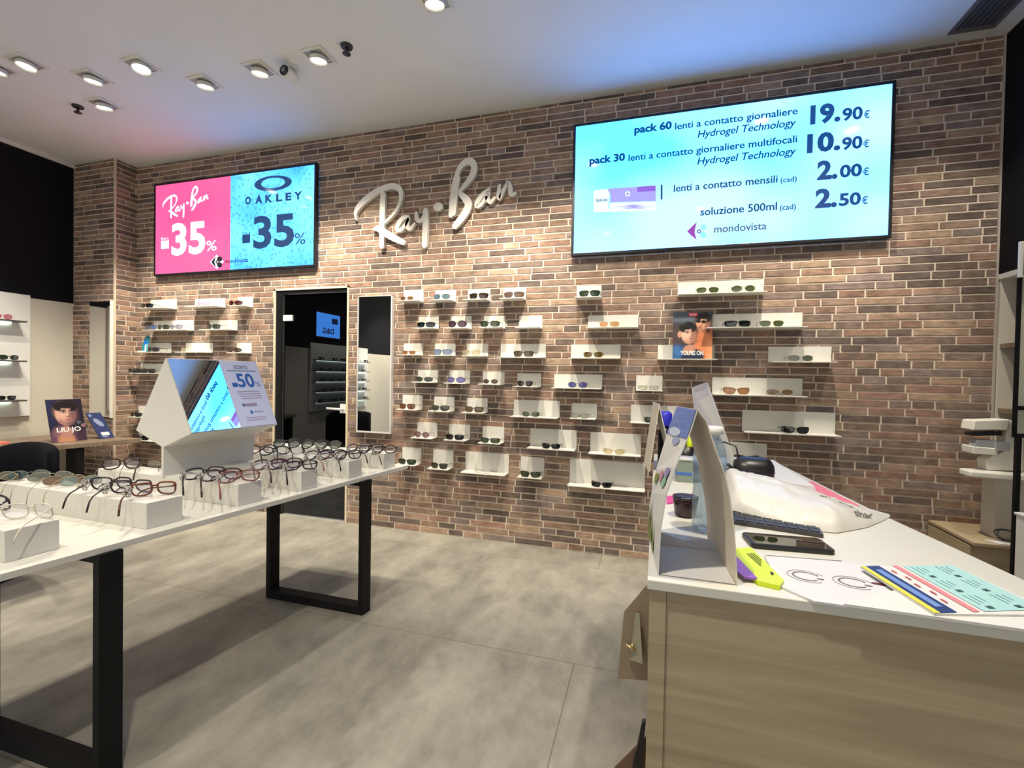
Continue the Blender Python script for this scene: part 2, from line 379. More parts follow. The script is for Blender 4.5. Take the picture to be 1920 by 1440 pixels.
# ------------------------------------------------------------------ ceiling fittings
LAMP = mat('lamp_glow', (1, 1, 1, 1), 0.4, emit=(1.0, 0.95, 0.84, 1), es=14)
def ceiling_spot(x, y, aim, label, watts=SPOT_W, half=0.62, blend=0.7, tilt=0.45, rot=0.0):
    t_ = thing('ceiling_spotlight', label, 'spotlight', (x, y, H), 'recessed ceiling spotlights')
    d = (V3(aim)-V3((x, y, H))).normalized()
    mb = MB(); a, b = 0.085, 0.068
    for q in ((-a, a, -a, -b), (-a, a, b, a), (-a, -b, -b, b), (b, a, -b, b)): mb.box(q[0], q[1], q[2], q[3], -0.008, 0, PAINT)
    mb.build('trim_frame', t_, local=True)
    mb = MB(); mb.box(-b, b, -b, b, -0.003, -0.001, mat('spot_recess', (0.45, 0.44, 0.42, 1), 0.5)); mb.build('recess', t_, local=True)
    z = (-d*0.30+V3((0, 0, 0.70))).normalized(); xa = z.cross(V3((0, 1, 0))).normalized() if abs(z.y) < 0.95 else V3((1, 0, 0)); ya = z.cross(xa)
    R = Matrix((xa, ya, z)).transposed()
    mb = MB(); mb.lathe([(0.050, 0.0), (0.056, -0.004), (0.060, -0.030), (0.056, -0.032), (0.050, -0.012)], (0, 0, 0), PAINT, 24)
    mb.v = [tuple(R @ V3(p)+V3((0, 0, -0.006))) for p in mb.v]; mb.build('gimbal_ring', t_, local=True)
    mb = MB(); mb.lathe([(0.049, -0.018), (0.051, -0.010)], (0, 0, 0), LAMP, 20); mb.v = [tuple(R @ V3(p)+V3((0, 0, -0.006))) for p in mb.v]; mb.build('lamp', t_, local=True)
    l = bpy.data.lights.new('spot_beam', 'SPOT'); l.energy = watts; l.color = SPOT_COL; l.spot_size = 2*half; l.spot_blend = blend; l.shadow_soft_size = 0.04
    lo = bpy.data.objects.new('spot_beam', l); COL.objects.link(lo); lo.parent = t_
    lo.location = d*0.09; lo.rotation_euler = d.to_track_quat('-Z', 'Y').to_euler()
    return t_
# (pixel, aim, label): each lamp that the photo shows
for (px, py, aim, lab, wt) in [
    (597, 105, (-2.6, D, 1.3), 'recessed square ceiling spotlight between the dome camera and the right-hand sprinkler', 1.0),
    (487, 130, (-3.2, D, 1.3), 'brightly glowing square spotlight immediately left of the ceiling camera', 0.6),
    (385, 155, (-3.7, D, 1.3), 'square spotlight in the row nearest the brick wall, third from the camera', 0.8),
    (195, 195, (-4.6, D, 1.2), 'square spotlight beside the small left-hand ceiling sprinkler', 1.0),
    (265, 122, (-2.3, 1.5, 0.8), 'square spotlight in the outer row, above and left of the third lamp', 0.9),
    (175, 145, (-5.0, 2.9, 0.8), 'square spotlight between the outer row lamp and the sprinkler lamp', 0.8),
    (50, 117, (-4.6, 1.2, 0.6), 'leftmost complete square spotlight on the ceiling', 0.9),
    (-6, 126, (-5.8, 1.8, 1.2), 'square spotlight cut off by the left picture edge', 0.7),
    (815, -2, (-1.4, D, 1.3), 'square spotlight cut off by the top picture edge', 1.0)]:
    p = hz(px, py, H); ceiling_spot(p.x, p.y, aim, lab, SPOT_W*wt)
n_ = 0
for (x, y, aim, wt) in [(-0.55, 2.42, (-0.7, D, 1.3), 0.9), (0.85, 2.84, (0.9, D, 1.35), 1.0), (1.6, 2.5, (1.75, D, 1.2), 0.35),
                        (-1.9, 0.4, (-1.9, 1.3, 0.7), 0.62), (0.6, 0.9, (0.45, 1.4, 1.0), 0.75), (-0.6, 0.2, (-0.7, 1.4, 0), 0.8), (-3.6, 0.3, (-3.4, 1.4, 0), 0.9), (-4.5, -0.4, (XL, -0.5, 1.0), 1.1), (-4.3, -2.2, (XL, -2.4, 1.0), 1.6)]:  # this line: unseen fill spots added to brighten table, counter, floor and left wall
    n_ += 1
    ceiling_spot(x, y, aim, 'square ceiling spotlight above the frame, unseen unit %d over the shop floor' % n_, SPOT_W*wt)
p = hz(548, 126, H)
t_ = thing('security_camera', 'small white ceiling camera with a black lens face', 'camera', p)
mb = MB(); mb.lathe([(0.042, -0.012), (0.045, 0.0)], p, PAINT, 20); mb.lathe([(0.012, -0.05), (0.014, -0.01)], p, PAINT, 12); mb.build('mount', t_)
mb = MB(); c = p+V3((-0.01, -0.02, -0.06)); mb.lathe([(0.034, -0.045), (0.042, -0.03), (0.042, 0.05), (0.030, 0.06)], c, PAINT, 20, 'y'); mb.build('housing', t_)
mb = MB(); mb.lathe([(0.033, -0.050), (0.036, -0.044)], c, BLACKP, 20, 'y'); mb.lathe([(0.012, -0.056), (0.016, -0.050)], c, GREYP, 12, 'y'); mb.build('lens_face', t_)
for (px, py, lab) in [(650, 86, 'dark ceiling sprinkler nearest the shop sign'), (146, 199, 'dark ceiling sprinkler near the left wall')]:
    p = hz(px, py, H); t_ = thing('sprinkler', lab, 'sprinkler', p, 'ceiling sprinklers'); dk = mat('dark_bronze', (0.03, 0.028, 0.025, 1), 0.5)
    mb = MB(); mb.lathe([(0.036, -0.012), (0.040, 0)], p, dk, 20); mb.build('escutcheon', t_)
    mb = MB(); mb.lathe([(0.010, -0.05), (0.010, -0.012)], p, dk, 10); mb.lathe([(0.026, -0.054), (0.026, -0.050)], p, dk, 16); mb.build('deflector', t_)
t_ = thing('air_vent', 'dark grey ceiling air vent in the right corner', 'vent', (1.82, 2.7, H))
vg = mat('vent_grey', (0.13, 0.12, 0.12, 1), 0.6)
mb = MB()
for q in ((1.715, 1.945, 3.42, 3.45), (1.715, 1.945, 1.95, 1.98), (1.715, 1.735, 1.98, 3.42), (1.925, 1.945, 1.98, 3.42)): mb.box(*q, H-0.012, H, vg)
mb.build('vent_frame', t_)
mb = MB(); mb.box(1.735, 1.925, 1.98, 3.42, H-0.004, H-0.001, mat('vent_inside', (0.05, 0.05, 0.05, 1), 0.8))
for i in range(6):
    x = 1.75+i*0.03; mb.hexa([(x, 1.98, H-0.012), (x+0.006, 1.98, H-0.012), (x+0.006, 3.42, H-0.012), (x, 3.42, H-0.012), (x+0.012, 1.98, H-0.004), (x+0.018, 1.98, H-0.004), (x+0.018, 3.42, H-0.004), (x+0.012, 3.42, H-0.004)], vg)
mb.build('vent_louvre', t_)

# ------------------------------------------------------------------ brush-script logo strokes (pixels of the sign in the photo, with stroke widths)
def q3(l): return [(600+x/4.174, 270+y/4.174, wd/4.174) for x, y, wd in l]
LOGO = [q3(s) for s in [
    [(280, 592, 6), (276, 545, 26), (298, 492, 42), (365, 425, 50), (455, 365, 48), (530, 335, 46), (590, 332, 44), (628, 365, 40), (632, 425, 32), (608, 495, 26), (568, 552, 22), (520, 600, 18), (478, 640, 14)],
    [(492, 395, 44), (487, 520, 46), (484, 650, 44), (482, 798, 38)],
    [(412, 672, 8), (455, 660, 50), (515, 700, 52), (585, 738, 50), (648, 768, 40)],
    [(690, 568, 22), (650, 578, 34), (614, 622, 34), (600, 668, 32), (634, 668, 30), (672, 622, 26), (694, 580, 24), (680, 630, 34), (702, 664, 28), (738, 622, 18)],
    [(752, 540, 26), (758, 588, 34), (786, 600, 26), (826, 540, 28), (834, 508, 14)],
    [(826, 520, 40), (822, 650, 44), (816, 792, 40)],
    [(1022, 558, 34), (1038, 430, 48), (1058, 290, 40), (1088, 195, 36), (1128, 148, 44), (1178, 136, 52), (1206, 178, 46), (1190, 245, 46), (1140, 315, 36), (1100, 362, 28), (1104, 392, 38), (1142, 432, 54), (1160, 482, 56), (1120, 562, 54), (1056, 640, 44)],
    [(1046, 545, 30), (1062, 400, 30), (1082, 262, 26)],
    [(1322, 352, 22), (1276, 392, 34), (1232, 450, 34), (1224, 484, 28), (1262, 470, 28), (1304, 408, 26), (1322, 372, 22), (1308, 420, 34), (1332, 452, 28), (1366, 420, 20)],
    [(1404, 322, 20), (1398, 392, 34), (1404, 424, 26), (1440, 352, 26), (1472, 304, 26), (1488, 340, 32), (1496, 392, 32), (1530, 382, 16)]]]
DOT = (600+922/4.174, 270+490/4.174, 38/4.174, 31/4.174)
def spline(st, k=5):
    out = []
    for i in range(len(st)-1):
        p0, p1, p2, p3 = st[max(i-1, 0)], st[i], st[i+1], st[min(i+2, len(st)-1)]
        for j in range(k):
            t = j/k
            out.append(tuple(0.5*((2*b)+(-a+c)*t+(2*a-5*b+4*c-d)*t*t+(-a+3*b-3*c+d)*t**3) for a, b, c, d in zip(p0, p1, p2, p3)))
    out.append(st[-1]); return out
def brush(mb, st, f, m, depth, N, lay):
    """one brush stroke: ribbon with round ends, flat front, optional depth behind"""
    pts = [(f(a, b), wd) for a, b, wd in spline(st)]
    L, R = [], []; n = len(pts)
    N = V3(N).normalized()
    for i in range(n):
        t = (pts[min(i+1, n-1)][0]-pts[max(i-1, 0)][0]); t -= N*t.dot(N); t.normalize(); s_ = t.cross(N).normalized()
        hw = f.k*pts[i][1]/2; L.append(pts[i][0]+s_*hw+N*lay); R.append(pts[i][0]-s_*hw+N*lay)
    fr = L+R; m_ = len(L)
    fs = [(i, i+1, m_+i+1, m_+i) for i in range(m_-1)]
    mb.add(fr, fs, m)
    for c, side in ((pts[0], -1), (pts[-1], 1)):
        hw = f.k*c[1]/2; t = (pts[1][0]-pts[0][0]) if side < 0 else (pts[-1][0]-pts[-2][0]); t -= N*t.dot(N); t.normalize(); t *= side; s_ = t.cross(N).normalized()
        arc = [c[0]+s_*(hw*math.cos(a))+t*(hw*math.sin(a))+N*lay for a in [PI*i/8 for i in range(9)]]
        mb.add(arc, [tuple(range(9))], m)
        if depth: mb.add(arc+[p-N*depth for p in arc], [(i, i+1, 10+i, 9+i) for i in range(8)], m)
    if depth:
        bk = [p-N*depth for p in fr]; o = len(fr)
        mb.add(fr+bk, [(i, i+1, o+i+1, o+i) for i in range(m_-1)]+[(m_+i+1, m_+i, o+m_+i, o+m_+i+1) for i in range(m_-1)], m)
class WallMap:
    def __init__(s, y): s.y = y; a = hy(820, 400, y); b = hy(821, 400, y); s.k = (b-a).length*0.97
    def __call__(s, x, y): return hy(x, y, s.y)
SIGNM = mat('sign_white', (0.78, 0.75, 0.68, 1), 0.45)
WM = WallMap(D-0.045)
sg = thing('wall_sign', 'white raised script lettering sign on the brick wall between the two screens', 'sign', hy(815, 390, D-0.03))
for nm, idx in (('letter_R', (0, 1, 2)), ('letter_a', (3,)), ('letter_y', (4, 5)), ('letter_B', (6, 7)), ('letter_a', (8,)), ('letter_n', (9,))):
    mb = MB()
    for j, i in enumerate(idx): brush(mb, LOGO[i], WM, SIGNM, 0.035, (0, -1, 0), 0.0006*j)
    mb.build(nm, sg)
mb = MB(); pc = hy(DOT[0], DOT[1], D-0.045); rx_, rz_ = DOT[2]*WM.k, DOT[3]*WM.k
mb.prism([pc+V3((rx_*math.cos(a), 0, rz_*math.sin(a))) for a in [2*PI*i/24 for i in range(24)]], (0, 0.035, 0), SIGNM); mb.build('dot', sg)

# ------------------------------------------------------------------ screens
def px_text(mb, t, a, b, cap, m, yy, ox, oy, sc, bold=0.0, shear=0.0):
    """text between two baseline pixels of a crop (origin ox, oy, scale sc) on the plane y = yy"""
    A = hy(ox+a[0]/sc, oy+a[1]/sc, yy); B = hy(ox+b[0]/sc, oy+b[1]/sc, yy)
    T = hy(ox+(a[0]+b[0])/2/sc, oy+((a[1]+b[1])/2-cap)/sc, yy); z = (A.z+B.z)/2
    e = (T.z-z)*(.022 if len(t) > 3 else 0.0)     # heavier strokes for the small lines
    for sx, sz in (((0, 0),) if not e else ((-e, 0), (e, 0), (0, e*.7), (0, -e*.7))):
        mb.text(t, (A.x+sx, yy, z+sz), (1, 0, 0), (0, 0, 1), B.x-A.x, T.z-z, m, bold, shear)
def emis(name, c, s): return mat(name, (0.01, 0.01, 0.01, 1), 0.1, emit=c, es=s)
def tv(label, x0, x1, z0, z1, bez=0.02):
    t_ = thing('wall_screen', label, 'screen', ((x0+x1)/2, D, (z0+z1)/2))
    mb = MB(); mb.box(x0+0.08, x1-0.08, D-0.04, D, z0+0.06, z1-0.06, BLACKP); mb.build('housing', t_)
    mb = MB()
    for q in ((x0, x1, z0, z0+bez), (x0, x1, z1-bez, z1), (x0, x0+bez, z0+bez, z1-bez), (x1-bez, x1, z0+bez, z1-bez)): mb.box(q[0], q[1], D-0.058, D-0.02, q[2], q[3], BLACKP)
    mb.build('bezel', t_, 0.002)
    return t_
YS = D-0.054
# right: price list
rx0, rx1, rz0, rz1 = hy(1074, 300, D-0.055).x, hy(1676, 300, D-0.055).x, hy(1375, 463, D-0.055).z, hy(1375, 192, D-0.055).z
TR = tv('wide wall screen with a price list on a cyan picture', rx0, rx1, rz0, rz1)
TV_S = 1.0
CY1 = (0.12, 1.0, 3.0, 1); CY2 = (0.48, 1.15, 3.0, 1)
mb = MB(); mb.box(rx0+0.02, rx1-0.02, YS, YS+0.004, rz0+0.02, rz1-0.02, screen_mat('price_screen', CY1, CY2, TV_S, 1.1)); mb.build('display', TR)
NAVY = emis('screen_navy', (0.004, 0.045, 0.18, 1), 1.0); NAVY2 = emis('screen_navy_grey', (0.02, 0.05, 0.12, 1), 1.0)
GREYT = emis('screen_grey', (0.10, 0.10, 0.15, 1), 1.0); PURP = emis('screen_purple', (0.25, 0.05, 0.32, 1), 1.0); SKY = emis('screen_sky', (0.22, 0.62, 0.85, 1), 1.0)
LILA = emis('screen_lilac', (0.30, 0.28, 0.80, 1), 1.0); PALE = emis('screen_pale', (0.62, 0.85, 1.0, 1), 1.0); LIL2 = emis('screen_lilac_dark', (0.20, 0.10, 0.50, 1), 1.0)
mb = MB(); yt = YS-0.001
R_ = (1040, 140, 2.909)
for (t, a, b, cap, bo, sh, m) in [
    ('pack 60', (435, 316), (638, 297), 39, .03, 0, NAVY), ('lenti a contatto giornaliere', (657, 292), (1325, 222), 37, .008, 0, NAVY), ('Hydrogel Technology', (780, 338), (1310, 286), 39, .006, .2, NAVY),
    ('pack 30', (190, 487), (383, 468), 38, .03, 0, NAVY), ('lenti a contatto giornaliere multifocali', (403, 464), (1322, 376), 37, .008, 0, NAVY), ('Hydrogel Technology', (778, 485), (1310, 442), 39, .006, .2, NAVY),
    ('lenti a contatto mensili', (650, 635), (1215, 592), 39, .008, 0, NAVY2), ('(cad)', (1232, 588), (1320, 582), 28, .008, 0, NAVY2),
    ('soluzione 500ml', (795, 765), (1212, 740), 41, .008, 0, NAVY2), ('(cad)', (1228, 738), (1315, 733), 28, .008, 0, NAVY2),
    ('19.', (1393, 265), (1558, 250), 93, .045, 0, NAVY), ('90', (1568, 248), (1680, 240), 63, .035, 0, NAVY), ('\u20ac', (1686, 238), (1718, 234), 38, .02, 0, NAVY),
    ('10.', (1375, 420), (1558, 408), 93, .045, 0, NAVY), ('90', (1566, 407), (1678, 400), 63, .035, 0, NAVY), ('\u20ac', (1682, 397), (1716, 394), 38, .02, 0, NAVY),
    ('2.', (1430, 572), (1543, 560), 93, .045, 0, NAVY), ('00', (1554, 558), (1676, 551), 63, .035, 0, NAVY), ('\u20ac', (1680, 549), (1715, 547), 38, .02, 0, NAVY),
    ('2.', (1420, 724), (1540, 715), 93, .045, 0, NAVY), ('50', (1550, 713), (1670, 707), 63, .035, 0, NAVY), ('\u20ac', (1674, 705), (1708, 703), 38, .02, 0, NAVY),
    ('mondovista', (870, 860), (1155, 845), 40, .006, 0, GREYT)]:
    px_text(mb, t, a, b, cap, m, yt, *R_, bo, sh)
mb.build('lettering', TR)
def rpx(x, y, l=0): return hy(R_[0]+x/R_[2], R_[1]+y/R_[2], yt-0.0006*l)
mb = MB()
mb.add([rpx(*q) for q in ((722, 855), (748, 828), (776, 803), (766, 840), (764, 862), (774, 902), (748, 880))], [tuple(range(7))], PURP)
def disc(mb, x, y, r, m, l=1, inner=0.0, f=rpx, ry=None):
    ry = ry or r; n = 20; o = [f(x+r*math.cos(2*PI*i/n), y+ry*math.sin(2*PI*i/n), l) for i in range(n)]
    if not inner: mb.add(o, [tuple(range(n))], m)
    else:
        i_ = [f(x+r*inner*math.cos(2*PI*i/n), y+ry*inner*math.sin(2*PI*i/n), l) for i in range(n)]
        mb.add(o+i_, [(k, (k+1) % n, n+(k+1) % n, n+k) for k in range(n)], m)
disc(mb, 812, 832, 16, SKY); disc(mb, 810, 874, 17, SKY); disc(mb, 788, 855, 12, GREYT, 2, 0.45)
mb.build('emblem', TR)
mb = MB()
mb.add([rpx(*q) for q in ((212, 632), (300, 622), (290, 748), (212, 752))], [(0, 1, 2, 3)], PALE)
mb.add([rpx(x, y, 1) for x, y in ((285, 622), (552, 603), (552, 690), (302, 696), (304, 660), (297, 640))], [tuple(range(6))], LILA)
mb.add([rpx(x, y, 1) for x, y in ((302, 700), (552, 694), (552, 742), (288, 748), (300, 722))], [tuple(range(5))], PALE)
mb.add([rpx(x, y, 2) for x, y in ((450, 612), (550, 606), (550, 634), (450, 640))], [(0, 1, 2, 3)], LIL2)
for i in range(3): mb.add([rpx(x, y, 2) for x, y in ((320+i*20, 722+i*7), (430, 708+i*7), (540-i*15, 722+i*7), (430, 716+i*7))], [(0, 1, 2, 3)], LILA)
mb.add([rpx(x, y, 2) for x, y in ((578, 600), (588, 599), (588, 680), (578, 682))], [(0, 1, 2, 3)], NAVY2)
disc(mb, 398, 650, 14, PALE, 2, 0.6)
px_text(mb, 'lenias', (228, 694), (288, 690), 20, NAVY2, yt-0.001, *R_)
mb.build('product_picture', TR)
# left: two adverts
lx0, lx1, lz0, lz1 = hy(289, 420, D-0.055).x, hy(592, 420, D-0.055).x, hy(440, 509, D-0.055).z, hy(440, 325, D-0.055).z
TL = tv('wall screen split into a pink half and a blue water-drop half', lx0, lx1, lz0, lz1)
Lc = (0, 250, 3.0645); xs_ = hy(Lc[0]+1324/Lc[2], 400, YS).x
mb = MB(); mb.box(lx0+0.02, xs_, YS, YS+0.004, lz0+0.02, lz1-0.02, screen_mat('pink_screen', (0.85, 0.085, 0.26, 1), (0.80, 0.12, 0.30, 1), 1.0, 1.2)); mb.build('pink_display', TL)
mb = MB(); mb.box(xs_, lx1-0.02, YS, YS+0.004, lz0+0.02, lz1-0.02, screen_mat('water_screen', (0.035, 0.38, 1.5, 1), (0.18, 0.75, 2.1, 1), 1.0, 1.6, 26)); mb.build('blue_display', TL)
SW = emis('screen_white', (1.0, 0.93, 1.0, 1), 1.0); DKB = emis('screen_deep_blue', (0.008, 0.045, 0.14, 1), 1.0); BLK = emis('screen_black', (0.01, 0.01, 0.02, 1), 1.0)
mb = MB()
for (t, a, b, cap, m, bo) in [('-', (925, 690), (970, 686), 150, SW, .06), ('35', (985, 690), (1180, 686), 168, SW, .035), ('%', (1185, 676), (1245, 671), 56, SW, .01), ('fino a', (925, 612), (968, 608), 14, SW, 0),
                              ('-', (1392, 660), (1437, 655), 160, DKB, .06), ('35', (1455, 655), (1690, 641), 172, DKB, .03), ('%', (1692, 640), (1755, 634), 64, DKB, .0), ('fino a', (1392, 580), (1436, 576), 12, DKB, 0),
                              ('mondovista', (1292, 748), (1425, 738), 24, BLK, 0)]:
    px_text(mb, t, a, b, cap, m, yt, *Lc, bo)
# wide letters with cut counters
xs = [1408, 1466, 1524, 1586, 1640, 1690]; xe = [1442, 1508, 1566, 1622, 1674, 1735]
for ch, x0, x1 in zip('OAKLEY', xs, xe): px_text(mb, ch, (x0, 408-(x0-1408)*0.098), (x1, 408-(x1-1408)*0.098), 40, DKB, yt, *Lc, .05)
mb.build('lettering', TL)
def lpx(x, y, l=0): return hy(Lc[0]+x/Lc[2], Lc[1]+y/Lc[2], yt-0.0006*l)
mb = MB(); n = 40
o = [lpx(1569+108*math.cos(2*PI*i/n), 287+44*math.sin(2*PI*i/n)-10*math.cos(2*PI*i/n), 1) for i in range(n)]
i_ = [lpx(1569+68*math.cos(2*PI*i/n), 285+30*math.sin(2*PI*i/n)-6*math.cos(2*PI*i/n), 1) for i in range(n)]
mb.add(o+i_, [(k, (k+1) % n, n+(k+1) % n, n+k) for k in range(n)], DKB); mb.build('oval_emblem', TL)
mb = MB()
ref = [hy(a, b, yt) for a, b in ((664, 410), (968, 345))]
class TVMap:
    def __init__(s):
        a, b = lpx(935, 420), lpx(1200, 352)
        s.sx = (b.x-a.x)/(ref[1].x-ref[0].x); s.a = a
        za, zb = lpx(1000, 482).z, lpx(1130, 306).z
        z0, z1 = hy(715, 462, yt).z, hy(880, 300, yt).z
        s.sz = (zb-za)/(z1-z0); s.za = za; s.z0 = z0; s.k = WM.k*(s.sx+s.sz)/2
    def __call__(s, x, y):
        p = hy(x, y, yt); return V3((s.a.x+(p.x-ref[0].x)*s.sx, yt-0.0004, s.za+(p.z-s.z0)*s.sz))
TM = TVMap()
for j, st in enumerate(LOGO): brush(mb, st, TM, SW, 0, (0, -1, 0), 0.0002*j)
pd = TM(DOT[0], DOT[1]); mb.add([pd+V3((TM.k*DOT[2]*math.cos(a), 0, TM.k*DOT[3]*math.sin(a))) for a in [2*PI*i/16 for i in range(16)]], [tuple(range(16))], SW)
mb.build('script_logo', TL)
mb = MB()
mb.add([lpx(*q) for q in ((1206, 740), (1245, 697), (1286, 737), (1246, 780))], [(0, 1, 2, 3)], SW)
mb.add([lpx(x, y, 1) for x, y in ((1213, 740), (1240, 706), (1232, 740), (1242, 772))], [(0, 1, 2, 3)], BLK)
disc(mb, 1262, 722, 15, BLK, 1, 0, lpx); disc(mb, 1262, 756, 15, BLK, 1, 0, lpx); disc(mb, 1250, 739, 11, BLK, 2, 0.4, lpx)
mb.build('diamond_emblem', TL)

# ------------------------------------------------------------------ glasses
def outline(kind, a, b, side, n=22):
    P = []
    ex = dict(square=3.6, round=2.0, oval=2.3, teardrop=2.5, cat=2.8, rect=4.5, soft=2.7)[kind]
    for i in range(n):
        t = 2*PI*i/n; c, s_ = math.cos(t), math.sin(t)
        x = a*math.copysign(abs(c)**(2/ex), c); z = b*math.copysign(abs(s_)**(2/ex), s_)
        if kind in ('square', 'cat', 'teardrop', 'soft'): x *= 1+{'square': .10, 'cat': .12, 'teardrop': .10, 'soft': .06}[kind]*z/b
        if kind == 'cat' and z > 0: z += 0.28*b*max(0, side*x/a)**2
        if kind == 'teardrop' and z < 0: z *= 1.12; x += side*0.08*a*(z/b)
        P.append((x, z))
    return P
FR = {}
def fmat(c): return mat('frame_'+c.strip('#'), c, 0.22)
_gm = {}
def glasses_meshes(kind, W, b, fr, rim, lens, op, tl, templec=None, tag_=False):
    k = (kind, round(W, 4), b, fr, rim, lens, op, tl, templec, tag_)
    if k in _gm: return _gm[k]
    gap = 0.017; a = (W-gap-0.006)/4; zc = b*1.06+rim
    fm = fmat(fr); tm = fmat(templec or fr)
    lm = lens_mat('lens_%s_%d' % (lens.strip('#'), op*100), lens, op, tint=lens if op > 0.3 else None, gloss=0.05)
    def wrap(x): return 3.0*x*x
    out = []
    mb = MB()
    for sd in (-1, 1):
        o = outline(kind, a, b, sd); cx = sd*(gap/2+a)
        if rim > 0: mb.tube([(cx+x, wrap(cx+x), zc+z) for x, z in o], rim, fm, 6, True)
    zb = zc+b*0.35
    mb.tube([(-gap/2-0.003, 0.0, zb), (-gap/4, -0.001, zb+0.003), (gap/4, -0.001, zb+0.003), (gap/2+0.003, 0.0, zb)], max(rim, 0.0012)*1.1, fm, 6)
    for sd in (-1, 1):
        xe = sd*(W/2-0.004); mb.tube([(xe-sd*0.006, wrap(xe), zc+b*0.6), (sd*W/2, wrap(W/2)+0.002, zc+b*0.62)], max(rim, 0.0014)*1.15, fm, 6)
    me = mb.build('frame_front'); out.append(('frame_front', me.data)); bpy.data.objects.remove(me)
    for sd in (-1, 1):
        mb = MB(); o = outline(kind, a, b, sd); cx = sd*(gap/2+a)
        vs = [(cx, wrap(cx)-0.0015, zc)]+[(cx+x*0.55, wrap(cx+x*.55)-0.001, zc+z*.55) for x, z in o]+[(cx+x, wrap(cx+x), zc+z) for x, z in o]; n = len(o)
        fs = [(0, 1+i, 1+(i+1) % n) for i in range(n)]+[(1+i, 1+n+i, 1+n+(i+1) % n, 1+(i+1) % n) for i in range(n)]
        mb.add(vs, fs, lm, True); me = mb.build('lens'); out.append(('lens', me.data)); bpy.data.objects.remove(me)
    for sd in (-1, 1):
        mb = MB(); y0 = wrap(W/2)+0.003; zh = zc+b*0.62; r = max(rim*0.9, 0.0013); x = sd*W/2
        if tag_ and sd < 0:      # the other temple lies folded behind the lenses
            mb.tube([(x, y0, zh), (x+.003, y0+.005, zh), (x+.02, y0+.004, zh-.001), (x+.08, y0+.003, zh-.004), (x+.105, y0+.006, zh-.012), (x+.118, y0+.008, zh-.024)], [r*1.2, r*1.1, r, r, r*1.2, r], tm, 6, False, 0.75)
            me = mb.build('temple'); out.append(('temple', me.data)); bpy.data.objects.remove(me); continue
        mb.tube([(x, y0, zh), (x, y0+0.2*tl, zh), (x*0.985, y0+0.65*tl, zh+0.001), (x*0.97, y0+0.80*tl, zh-0.006), (x*0.95, y0+0.92*tl, zh-0.022), (x*0.94, y0+tl, zh-0.036)],
                [r*1.25, r*1.1, r, r*1.05, r*1.25, r*1.1], tm, 6, False, 0.75)
        me = mb.build('temple'); out.append(('temple', me.data)); bpy.data.objects.remove(me)
    if tag_:
        mb = MB(); tg_ = mat('tag_plastic', (0.42, 0.41, 0.38, 1), 0.25); zh = zc+b*0.62; x = W/2; y0 = 0.045
        for i in range(7):
            a_ = 2*PI*i/7; c = V3((x+0.006*math.cos(3*a_), y0+0.0130*math.cos(a_), zh-0.002+0.0140*math.sin(a_)))
            mb.tube([c+V3((0.007*math.cos(t), 0.007*math.sin(t)*math.cos(a_), 0.008*math.sin(t))) for t in [2*PI*j/8 for j in range(8)]], 0.0020, tg_, 5, True)
        mb.ball((x, y0, zh), 0.006, tg_, 8, (0.7, 1, 1)); me = mb.build('security_tag'); out.append(('security_tag', me.data)); bpy.data.objects.remove(me)
    _gm[k] = out; return out
def place_glasses(name, loc, rot, label, cat, group, **k):
    t_ = thing(name, label, cat, loc, group); t_.rotation_euler = rot
    for nm, me in glasses_meshes(**k):
        o = bpy.data.objects.new(nm, me); COL.objects.link(o); o.parent = t_
    return t_
def G(kind, fr, lens, op=0.88, b=0.021, rim=0.0022): return dict(kind=kind, fr=fr, lens=lens, op=op, b=b, rim=rim)
BLKs = lambda k='square', b=0.020: G(k, '#0d0d0e', '#101412', 0.92, b, 0.0026)

